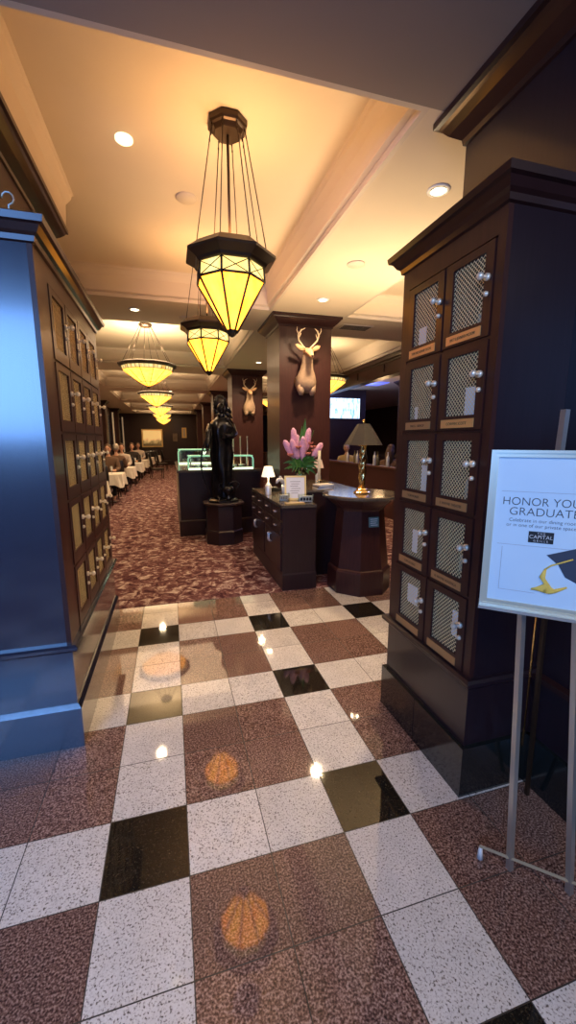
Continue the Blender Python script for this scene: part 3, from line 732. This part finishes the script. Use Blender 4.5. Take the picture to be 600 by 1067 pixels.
def pr(z):
    for (a,ra),(c,rc) in zip(prof,prof[1:]):
        if z <= c: return ra+(rc-ra)*(z-a)/(c-a)
    return prof[-1][1]
phs = [random.uniform(0,6) for _ in range(6)]
for i in range(K+1):
    z = .05+1.23*i/K; R_ = pr(z)
    for k in range(n):
        a = 2*PI*k/n; r = R_*(1+(.13*math.sin(5*a+phs[0]+2.2*z)+.09*math.sin(9*a+phs[1]-3*z)+.06*math.sin(14*z+3*a))*(1 if z<1.15 else .3))
        vs.append((r*math.cos(a), r*.75*math.sin(a), z))
b.add(vs, [(i*n+k,i*n+(k+1)%n,(i+1)*n+(k+1)%n,(i+1)*n+k) for i in range(K) for k in range(n)]+[tuple(range(n)),tuple(K*n+k for k in range(n))], True)
b.tube([(0,0,1.25),(0,-.01,1.33)],[.055,.05],12)
b.ball((0,-.02,1.39),(.062,.075,.085),16,12); b.tube([(0,-.08,1.41),(0,-.105,1.375),(0,-.09,1.365)],[.01,.014,.008],8)   # head and nose
b.ball((0,-.085,1.345),(.02,.01,.006),8,6)
b.tube([(-.15,0,1.15),(-.20,-.04,1.02),(-.215,-.09,.90),(-.235,-.15,.82)],[.055,.048,.04,.028],10)   # left arm to the bow
b.tube([(.15,0,1.15),(.19,-.06,1.02),(.13,-.16,.98),(.04,-.19,1.0)],[.055,.048,.04,.028],10)
for s in (-1,1): b.tube([(s*.07,-.05,.08),(s*.075,-.12,.06),(s*.08,-.18,.055)],[.04,.035,.02],8)
for q in range(4):
    b.tube([(-.235+.012*q,-.15,.82-.004*q),(-.25+.012*q,-.175,.80),(-.24+.012*q,-.18,.775)],[.009,.008,.006],6)
    b.tube([(.04,-.19,1.0-.014*q),(.0,-.20,1.0-.014*q),(-.02,-.185,.995-.014*q)],[.009,.008,.006],6)
b.build('robed_figure','bronze',t)
hb = MB()
hb.ball((.0,.05,1.45),(.10,.05,.13),14,10)
for k in range(30):
    a = PI*(-.25+1.5*(k%15)/14); L_ = (.10,.07)[k//15]
    c0 = Vector((.05*math.cos(a),.03+.03*(k//15),1.42+.06*math.sin(a)))
    c1 = c0+Vector((L_*math.cos(a)*.6, .02, L_*math.sin(a)*1.1+.01))
    hb.tube([c0,c0.lerp(c1,.5),c0.lerp(c1,.85),c1],[.016,.026,.022,.008],7,squash=.5)
for k in range(16):
    z = 1.42-.075*k; hb.tube([(.07,.05,z),(.12,.06,z-.03),(.16+.012*(k%3),.05,z-.09)],[.03,.036,.012],7,squash=.5)
hb.build('feather_headdress','bronze',t)
bw = MB(); pts = []
for i in range(15):
    q = i/14; pts.append((-.13-.20*math.sin(PI*(q*.9+.05))*1.0-.0*q, -.17, .06+1.05*q))
bw.tube(pts,[.006+.007*math.sin(PI*i/14) for i in range(15)],6); bw.tube([pts[0],pts[-1]],.002,4)
bw.build('bow','bronze',t)
u = MB().lathe([(.05,.05),(.055,.07),(.03,.10),(.035,.12),(.085,.17),(.09,.20),(.07,.235),(.05,.25)],18,c=(.06,-.17))
u.tube([(.14,-.17,.19),(.20,-.17,.22),(.22,-.17,.28),(.17,-.17,.32),(.10,-.17,.30),(.05,-.17,.27)],[.012]*5+[.008],8)
u.tube([(-.02,-.17,.19),(-.07,-.17,.22),(-.08,-.17,.28),(-.03,-.17,.30)],[.012,.012,.010,.006],8)
u.build('urn','bronze',t)
# ------------------------------------------------------------------ raw bar station
t = thing('service_bar','long dark panelled service bar counter behind the bronze statue','counter',(.42,5.5,0))
MB().box(0,1.34,0,3.0,0,1.05).build('body','wood_end',t)
ring_sweep(MB(), rect(0,1.34,0,3.0), [(0,0),(.02,0),(.02,.25),(0,.27)]).build('plinth','wood_dark',t)
MB().box(-.03,1.35,-.03,3.0,1.05,1.09).build('stone_top','counter_stone',t)
MB().box(-.012,0,.25,2.8,.35,1.0).build('pale_side_panel',pm('cream_panel',(.45,.38,.30),.5),t)
def guard(name, label, x0, x1, y, z0, z1, dy=.35):
    t = thing(name, label, 'glass guard', (x0,y,z0)); w = x1-x0; h_ = z1-z0
    m = MB(); r = .06
    p = [(0,0,.012),(0,0,h_-r)]+[(r-r*math.cos(a),0,h_-r+r*math.sin(a)) for a in (PI/8,PI/4,PI*3/8,PI/2)]+[(w-r,0,h_)]+[(w-r+r*math.sin(a),0,h_-r+r*math.cos(a)) for a in (PI/8,PI/4,PI*3/8,PI/2)]+[(w,0,.012)]
    m.tube(p,.014,8); m.build('curved_green_edge','green_glass',t)
    MB().box(0,w,-.012,.012,0,.026).build('lit_bottom_edge','case_light',t)
    MB().box(.02,w-.02,-.003,.003,.028,h_-.02).build('glass_pane','glass',t)
    MB().box(0,w,.015,dy,h_-.008,h_+.008).build('top_shelf_glass','green_glass',t)
    for xx in (.05,w-.05): MB().tube([(xx,dy-.02,0),(xx,dy-.02,h_-.008)],.012,8).build('post','chrome',t)
    return t
guard('sneeze_guard','green edged curved glass guard on the service bar, behind the statue',.58,1.66,5.62,1.09,1.31)
guard('sneeze_guard','farther green edged glass guard at the left end of the service bar',.46,1.5,7.4,1.09,1.38,.5)
for i in range(4):
    o = MB().lathe([(.02,0),(.02,.01),(.010,.012),(.010,.52),(.014,.525),(.014,.55)],10).build('chrome_post','chrome',loc=(1.30+.13*i,6.3,1.09)); tag(o,'slim chrome post on the service bar, %s from the left of four' % ('first','second','third','fourth')[i],'post','slim chrome posts on the service bar')
random.seed(3)
for i in range(6):
    o = MB().lathe([(.035,0),(.055,.03),(.06,.06),(.055,.06),(.03,.012),(0,.012)],14,cap=False).build('glass_bowl','steel',loc=(.72+.16*i,5.85+.1*(i%2),1.09)); tag(o,'small metal bowl behind the glass guard on the service bar','bowl','small bowls on the service bar')
point('case_light',(1.1,5.8,1.27),(.8,1,.7),2.0,.05)
# ------------------------------------------------------------------ dining room
def cloth(w, d, h):
    mb = MB(); n = 40; per = []
    for i in range(n):
        q = i/n*4; s_ = int(q); f = q-s_; c = [(-1,-1),(1,-1),(1,1),(-1,1)]; a, b_ = c[s_], c[(s_+1)%4]
        per.append(((a[0]+(b_[0]-a[0])*f)*w/2, (a[1]+(b_[1]-a[1])*f)*d/2, f))
    vs = [(x,y,0) for x,y,f in per]
    lo = []
    for i,(x,y,f) in enumerate(per):
        k = 1.06+.05*math.sin(i*2.3); drop = h*(1.0 if min(f,1-f) > .12 else 1.25); lo.append((x*k,y*k,-drop))
    vs += lo
    mb.add(vs, [tuple(range(n))]+[(i,(i+1)%n,n+(i+1)%n,n+i) for i in range(n)], False); return mb
tb0 = cl0 = ch0 = None; gl0 = None
def chair():
    t = thing('dining_chair','black upholstered dining chair pulled up to a white table','chair',group='black dining chairs')
    MB().box(-.22,.22,-.22,.22,.36,.42).build('seat','leather',t)
    m = MB()
    vs = []; 
    for z,yy,w_ in ((.49,.20,.21),(.75,.235,.22),(.98,.28,.21),(1.01,.285,.18)):
        vs += [(-w_,yy,z),(0,yy+.03,z),(w_,yy,z),(w_,yy+.045,z),(0,yy+.075,z),(-w_,yy+.045,z)]
    m.add(vs, [(i*6+k,i*6+(k+1)%6,(i+1)*6+(k+1)%6,(i+1)*6+k) for i in range(3) for k in range(6)]+[(0,1,2,3,4,5),(18,19,20,21,22,23)],True); m.build('backrest','leather',t)
    for sx in (-1,1):
        MB().tube([(sx*.19,-.19,.42),(sx*.20,-.20,0)],[.02,.014],8).build('leg','wood_dark',t)
        MB().tube([(sx*.19,.19,.42),(sx*.20,.29,0)],[.02,.014],8).build('leg','wood_dark',t)
    return t
ch0 = chair()
tabs = [(-1.40,7.3),(-1.32,9.8),(-1.25,12.3),(-1.15,14.8),(-1.1,17.3),(-.95,19.8),(-.7,22.3)]
ords = ('nearest','second','third','fourth','fifth','sixth','farthest')
first = True
used_ch = [False]
def place_ch(x,y,rz,lab):
    if not used_ch[0]: used_ch[0] = True; ch0.location = (x,y,.004); ch0.rotation_euler = (0,0,rz); ch0['label'] = lab
    else: dup(ch0,(x,y,.004),rz,lab)
tl = small_lamp('dining_table_lamp','x',(0,0,0),.8,'small lamps on the dining tables')
for i,(x,y) in enumerate(tabs):
    if i == 0:
        tb0 = thing('dining_table','x','table',(x,y,.004),0,'dining tables along the left wall')
        MB().box(-.44,.44,-.40,.40,.70,.735).build('tabletop','wood_dark',tb0)
        MB().lathe([(.25,0),(.25,.02),(.05,.04),(.04,.70)],16).build('pedestal_leg','wood_dark',tb0)
        cl0 = tag(cloth(.90,.82,.26).build('tablecloth','linen',loc=(x,y,.744)),'x','tablecloth','white tablecloths'); tb=tb0; cl=cl0; tt = tl; tl.location=(x,y,.747)
    else:
        tb = dup(tb0,(x,y,.004)); cl = dup(cl0,(x,y,.744)); tt = dup(tl,(x-.05,y,.747))
    tb['label'] = '%s dining table in the row along the left wall' % ords[i]
    cl['label'] = 'white cloth hanging over the %s dining table in the left row' % ords[i]
    tt['label'] = 'small lit lamp on the %s dining table of the left row' % ords[i]
    for s in (-1,1): place_ch(x+.03,y+s*.80, 0 if s>0 else PI, 'black dining chair on the %s side of the %s table in the left row' % (('near','far')[s>0], ords[i]))
    for k in range(3):
        p_ = (x-.2+.2*k, y-.28+.05*k, .747)
        if gl0 is None:
            gl0 = MB().lathe([(.032,0),(.004,.008),(.004,.08),(.03,.11),(.034,.15),(.028,.19)],12,cap=False).build('wine_glass','silver',loc=p_); gl = gl0
        else: gl = gl0.copy(); C.objects.link(gl); gl.location = p_
        tag(gl,'wine glass on the %s dining table of the left row' % ords[i],'glass','wine glasses on the dining tables')
# people -------------------------------------------------------------
def skinmesh(name, verts, edges, radii, mat, parent, sub=2):
    me = bpy.data.meshes.new(name); me.from_pydata(verts, edges, []); me.materials.append(M[mat])
    o = bpy.data.objects.new(name, me); C.objects.link(o); o.parent = parent
    md = o.modifiers.new('skin','SKIN'); 
    for v, r in zip(me.skin_vertices[0].data, radii): v.radius = r if isinstance(r, tuple) else (r,r)
    me.skin_vertices[0].data[0].use_root = True
    md.use_smooth_shade = True
    s = o.modifiers.new('sub','SUBSURF'); s.levels = sub; s.render_levels = sub
    return o
def person(label, loc, rz, shirt, hair, long=False, bald=False, lean=.05):
    t = thing('person', label, 'person', loc, rz)   # seated facing local -y, seat at z .45
    V = [(0,0,.50),(0,.01,.70),(0,-lean*.5,.90),(0,-lean,1.08),(0,-lean-.01,1.16),(0,-lean-.03,1.24),
         (.19,-lean,1.05),(.25,-lean-.05,.82),(.18,-lean-.28,.78),(.12,-lean-.36,.79),
         (-.19,-lean,1.05),(-.25,-lean-.05,.82),(-.18,-lean-.28,.78),(-.12,-lean-.36,.79),
         (.10,-.06,.50),(.13,-.44,.51),(.13,-.44,.10),(.13,-.55,.05),(-.10,-.06,.50),(-.13,-.44,.51),(-.13,-.44,.10),(-.13,-.55,.05)]
    E_ = [(0,1),(1,2),(2,3),(3,4),(4,5),(3,6),(6,7),(7,8),(8,9),(3,10),(10,11),(11,12),(12,13),(0,14),(14,15),(15,16),(16,17),(0,18),(18,19),(19,20),(20,21)]
    R_ = [(.14,.11),(.13,.10),(.15,.11),(.13,.09),.052,.05,.06,.048,.036,.03,.06,.048,.036,.03,.09,.07,.045,.035,.09,.07,.045,.035]
    R_ = [(.10,.08),(.10,.075),(.11,.08),(.09,.06),.045,.045,.035,.032]+[.034,.03]+[.035,.032,.034,.03]+[.05,.045,.04,.035,.05,.045,.04,.035]
    body = skinmesh('body',V,E_,R_,'skin',t)
    hy = -lean-.045
    hd = MB().ball((0,hy,1.335),(.075,.092,.112),18,14)
    hd.tube([(0,hy-.08,1.345),(0,hy-.112,1.315),(0,hy-.09,1.308)],[.008,.014,.008],8)
    hd.ball((.078,hy+.01,1.33),(.012,.02,.03),8,6); hd.ball((-.078,hy+.01,1.33),(.012,.02,.03),8,6)
    head = hd.build('head','skin',t)
    for s in (-1,1): MB().ball((s*.03,hy-.083,1.35),.010,8,6).build('eye','black',head)
    MB().ball((0,hy-.086,1.285),(.024,.01,.006),8,6).build('mouth','petal2',head)
    # shirt
    Vs = V[:4]+[V[6],V[7],V[8],V[10],V[11],V[12],(0,-lean,1.15)]
    skinmesh('shirt',Vs,[(0,1),(1,2),(2,3),(3,4),(4,5),(5,6),(3,7),(7,8),(8,9),(3,10)],[(.16,.13),(.155,.125),(.175,.135),(.15,.10),.078,.062,.047,.078,.062,.047,.07],shirt,t)
    Vt = [V[0]]+V[14:17]+V[18:21]
    skinmesh('trousers',Vt,[(0,1),(1,2),(2,3),(0,4),(4,5),(5,6)],[(.16,.12),.105,.082,.06,.105,.082,.06],'trouser',t)
    h_ = MB().ball((0,hy+.028,1.372),(.090,.100,.105 if not bald else .08),16,10)
    if long: h_.tube([(0,hy+.05,1.38),(0,hy+.10,1.25),(0,hy+.115,1.08),(0,hy+.11,.95)],[.08,.10,.10,.05],12)
    h_.build('hair',hair,t)
    return t
P_ = [('seated diner in a cream top with dark hair at the nearest dining table',(-1.37,8.10,.004),0,'shirt_white','hair_black',True,.05),
      ('seated diner in a brown sweater at the second dining table',(-1.29,10.60,.004),0,'shirt_brown','hair_brown',False,.1),
      ('seated diner in cream with brown hair at the third dining table',(-1.22,13.10,.004),0,'shirt_white','hair_brown',False,.05),
      ('seated grey haired diner facing away from us at the third dining table',(-1.22,11.50,.004),PI,'shirt_brown','hair_grey',False,.05),
      ('seated diner in dark clothes at the fourth dining table',(-1.12,15.60,.004),0,'shirt_dark','hair_brown',False,.05),
      ('seated diner in cream at the fifth dining table',(-1.07,18.10,.004),0,'shirt_white','hair_brown',False,.05)]
for a in P_: person(a[0],a[1],a[2],a[3],a[4],a[5],lean=a[6])
person('seated person in a tan shirt beyond the half wall, under the television',(5.35,10.0,.004),-.5,'shirt_yellow','hair_grey')
person('seated person with long brown hair seen from behind beyond the half wall',(5.15,7.15,.004),2.2,'shirt_brown','hair_brown',long=True)
for i,(x,y,r) in enumerate(((5.35,10.05,-.5),(5.15,7.15,2.2))): place_ch(x,y,r,'black dining chair under the %s' % ('person in the tan shirt in the bar','long haired person in the bar')[i])
# dark suited standing figures' chairs at the far aisle
for i,(x,y) in enumerate(((-.25,16.5),(-.1,20.4),(.1,23.2))): place_ch(x,y,PI/2+.2,'black dining chair at the aisle side, %s along' % ('nearest','middle','farthest')[i])
# end wall pictures
def picture(name,label,x0,x1,z0,z1,fm,pm_):
    t = thing(name,label,'picture',((x0+x1)/2,26,z0)); w=(x1-x0)/2; h_=z1-z0; f=.08
    MB().box(-w,w,-.05,0,0,f).box(-w,w,-.05,0,h_-f,h_).box(-w,-w+f,-.05,0,f,h_-f).box(w-f,w,-.05,0,f,h_-f).build('frame',fm,t)
    MB().box(-w+f,w-f,-.03,-.01,f,h_-f).build('canvas',pm_,t)
picture('framed_painting','large lit landscape painting in a gilt frame on the end wall',-1.39,-.13,1.14,2.26,'gold_frame','painting')
M['portrait'] = pm('dark_portrait',(.16,.12,.09),.6,noise=.8,nscale=5); M['print'] = pm('pale_print',(.45,.42,.36),.6,noise=.3,nscale=6)
picture('framed_picture','dark framed picture right of the lit painting on the end wall',.40,.84,1.42,2.08,'wood_dark','portrait')
picture('framed_picture','narrow pale picture at the right of the end wall',1.05,1.34,1.72,2.36,'gold_frame','print')
pt_ = point('picture_light',(-.76,25.2,2.9),WARM2,14,.1,100); pt_.rotation_euler = (-.5,0,0)
# ------------------------------------------------------------------ bar side
t = thing('half_wall','dark wood half wall with ledge dividing the bar from the aisle','partition',(4.5,2.4,0))
MB().box(0,.12,0,15,0,1.0).build('panel','wood',t); MB().box(-.04,.18,0,15,1.0,1.035).build('ledge','leather_brown',t)
t = thing('wood_header','panelled dark wood header beam hanging above the bar half wall','beam',(4.5,.75,2.82))
MB().box(0,.2,0,25.25,0,.38).build('beam_body','wood',t)
MB().box(-.05,.0,0,25.25,.30,.38).box(-.02,0,0,25.25,.26,.30).box(-.015,0,0,25.25,0,.04).build('crown_strip','crown',t)
for k in range(14): MB().box(-.02,0,.8+1.2*k,.84+1.2*k,.09,.24).build('bracket','wood_dark',t)
t = thing('bar_counter','dark wood bar counter deeper in the bar','counter',(7.2,4.5,0))
MB().box(0,.6,0,7,0,1.05).build('body','wood_dark',t); MB().box(-.05,.65,-.05,7.05,1.05,1.10).build('top','counter_stone',t)
t = thing('television','wall television showing a bright blue and white picture','television',(5.83,11.42,2.28))
MB().box(-.60,.60,-.03,.03,-.02,.66).build('bezel','black',t); MB().box(-.575,.575,-.034,-.0305,.0,.64).build('screen','tv',t)
t = thing('television_pier','dark wood pier behind the bar television','pier',(5.9,11.75,0))
MB().box(-.75,.75,-.3,.3,0,3.195).build('panel','wood_dark',t)
column(6.6,7.0,8.9,9.3,0,'dark wood post inside the bar right of the table lamp')
for i,(x0,x1,y0,y1) in enumerate(((5.2,6.4,9.5,10.2),(5.4,6.8,6.6,7.1),(7.6,9.2,7.5,10.5))):
    t = thing('ceiling_glow_panel','blue glowing ceiling recess in the bar, %s' % ('over the television seats','nearest the half wall','deepest in')[i],'light',(x0,y0,3.2))
    MB().box(0,x1-x0,0,y1-y0,-.02,0).build('panel',pm('blue_panel%d'%i,(.2,.25,.7),.4,emis=(.16,.20,1),es=.7),t)
for (x,y) in ((5.9,9.8),(6.2,6.8),(8.5,9)): point('bar_blue_light',(x,y,3.0),(.35,.4,1),14,.15)
point('bar_warm_light',(5.6,8.4,2.3),WARM,14,.15)
random.seed(9); bb = None
for i in range(8):
    o = bottle(.29,.037).build('bar_bottle',('bottle_green','silver')[i%2]) if i < 2 else bbs[i%2].copy()
    if i < 2: bbs = (bbs if i else [])+[o]
    else: C.objects.link(o)
    o.location = (4.56,5.75+.33*i+.1*(i%3),1.035); tag(o,'bottle standing on the bar half wall ledge','bottle','bottles on the half wall ledge')
# ------------------------------------------------------------------ easel and sign
A = math.radians(-42)
t = thing('easel','thin metal display easel standing in front of the right locker cabinet','easel',(1.42,-.30,0),A)
def leg(a,b,w=.011,mat='steel',name='leg'):
    MB().tube([a,b],w,4,smooth=False).build(name,mat,t)
leg((.02,.018,0),(-.03,.02,1.06),.013); leg((.205,.018,0),(.12,.02,1.06),.013)
o = MB().tube([(-.085,.015,.05),(.27,.015,.05)],.007,4,smooth=False).build('floor_bar','easel_gold',t)
for xx in (-.08,.265): MB().tube([(xx,.015,.0),(xx,.015,.048)],[.012,.006],8).build('glide','white',t)
MB().box(-.16,.16,-.03,.035,1.012,1.022).build('sign_ledge','steel',t)
leg((.02,.05,1.0),(.035,.06,1.66),.013,name='mast'); 
inv = Matrix.Rotation(-A,3,'Z')
pr_ = inv @ (Vector((1.775,-.06,0))-Vector((1.42,-.30,0)))
leg((pr_.x,pr_.y,0),(.04,.075,1.52),.010,'lamp_bronze','rear_leg'); leg((pr_.x-.04,pr_.y-.02,.25),(.02,.07,1.35),.0035,'brass','stay_rod')
t = thing('framed_sign','silver framed pale blue sign reading HONOR YOUR GRADUATE on the easel','sign',(1.42,-.30,1.022),A)
w, h_ = .158, .515
fm = MB()
for i,(o0,o1,y0) in enumerate(((0,.009,-.016),(.009,.016,-.011),(.016,.022,-.014))):
    fm.box(-w+o0,w-o0,y0,.008,o0,o1).box(-w+o0,w-o0,y0,.008,h_-o1,h_-o0).box(-w+o0,-w+o1,y0,.008,o1,h_-o1).box(w-o1,w-o0,y0,.008,o1,h_-o1)
fm.build('frame','frame_cream',t)
ps = MB().box(-w+.022,w-.022,-.007,-.001,.022,h_-.022).build('poster','poster',t)
Y0 = -.0075
text('headline','HONOR YOUR',.036,'ink',ps,(0,Y0,.343),FRONT,sx=.95); text('headline','GRADUATE',.036,'ink',ps,(0,Y0,.311),FRONT,sx=1.0)
text('tagline','Celebrate in our dining room',.0155,'ink',ps,(0,Y0,.290),FRONT); text('tagline','or in one of our private spaces.',.0155,'ink',ps,(0,Y0,.274),FRONT)
lg = MB().box(-.034,.034,-.0082,-.0072,.226,.262).build('logo_block','black',ps)
text('logo_text','T H E',.009,'paper',ps,(0,-.0084,.2535),FRONT); text('logo_text','CAPITAL',.0165,'paper',ps,(0,-.0084,.2395),FRONT,sx=1.0,ext=.0003); text('logo_text','G R I L L E',.009,'paper',ps,(0,-.0084,.2295),FRONT)
gl_ = pm('pale_line',(.38,.45,.52),.6)
MB().box(-.12,.12,-.0076,-.007,.213,.2142).build('panel_line',gl_,ps); MB().box(-.12,.12,-.0076,-.007,.385,.3862).build('panel_line',gl_,ps)
MB().box(-.105,-.1035,-.0076,-.007,.06,.205).build('panel_line',gl_,ps); MB().box(-.105,.0,-.0076,-.007,.06,.0612).build('panel_line',gl_,ps)
M['cap_blue'] = pm('cap_navy',(.035,.05,.085),.6); M['tassel'] = pm('tassel_gold',(.95,.58,.10),.6,noise=.3,nscale=120)
cp = MB().add([(.02,-.0085,.19),(.136,-.0085,.235),(.136,-.0085,.13),(.075,-.0085,.145)],[(0,1,2,3)]).add([(.055,-.0083,.16),(.136,-.0083,.175),(.136,-.0083,.095),(.075,-.0083,.125)],[(0,1,2,3)])
cp.build('graduation_cap','cap_blue',ps)
ts = MB().tube([(.09,-.0095,.185),(.06,-.0095,.170),(.035,-.0095,.158),(.022,-.0095,.145)],.0025,6)
for k in range(16):
    q = k/15; ts.tube([(.022,-.010,.147),(.012+.006*q,-.010,.118-.004*q),(.028+.010*q,-.010,.095-.012*q),(.004+.05*q,-.010,.078-.010*math.sin(3*q)),(-.012+.095*q,-.010,.074-.006*math.sin(PI*q)+.02*q)],[.003,.006,.0075,.006,.003],6,squash=.5)
ts.build('tassel','tassel',ps)
# ------------------------------------------------------------------ lights & world
def area(name, loc, rot, sx, sy, col, e):
    l = bpy.data.lights.new(name,'AREA'); l.shape = 'RECTANGLE'; l.size = sx; l.size_y = sy; l.color = col; l.energy = e
    o = bpy.data.objects.new(name,l); C.objects.link(o); o.location = loc; o.rotation_euler = rot; return o
l_ = area('entrance_daylight', (-1.95,-3.2,2.38), (math.radians(90),0,0), 2.1, 1.6, (.18,.42,1), 125)
area('entrance_soft_light', (.8,-2.4,3.1), (math.radians(20),0,0), 2.0, 1.4, (1,.90,.85), 42)
up('ceiling_fill',(2.2,2.6,2.0),WARM2,100,.3,125)  # unseen fill added to brighten the plain ceiling, no fixture here
for k in range(4): area('tray_fill', (0,6.8+4.4*k,3.15), (0,0,0), 2.4, 2.0, (1,.66,.38), 34)  # added fill for the dim dining room, no such fixtures in the trays
w = bpy.data.worlds.new('world'); bpy.context.scene.world = w; w.use_nodes = True
w.node_tree.nodes['Background'].inputs[0].default_value = (.35,.5,1,1); w.node_tree.nodes['Background'].inputs[1].default_value = .2
# ------------------------------------------------------------------ camera
cam = bpy.data.cameras.new('camera'); co = bpy.data.objects.new('camera',cam); C.objects.link(co)
cam.sensor_fit = 'VERTICAL'; cam.sensor_height = 36; cam.lens = 36*422.9/1067; cam.clip_start = .05; cam.clip_end = 100
co.location = (.312,-1.2795,1.5667); co.rotation_euler = (math.radians(90-10.015),0,math.radians(-15.95))
sc = bpy.context.scene; sc.camera = co
sc.view_settings.view_transform = 'Standard'; sc.view_settings.look = 'None'; sc.view_settings.exposure = .45
sc.cycles.sample_clamp_indirect = 4; sc.cycles.max_bounces = 8; sc.cycles.use_denoising = True
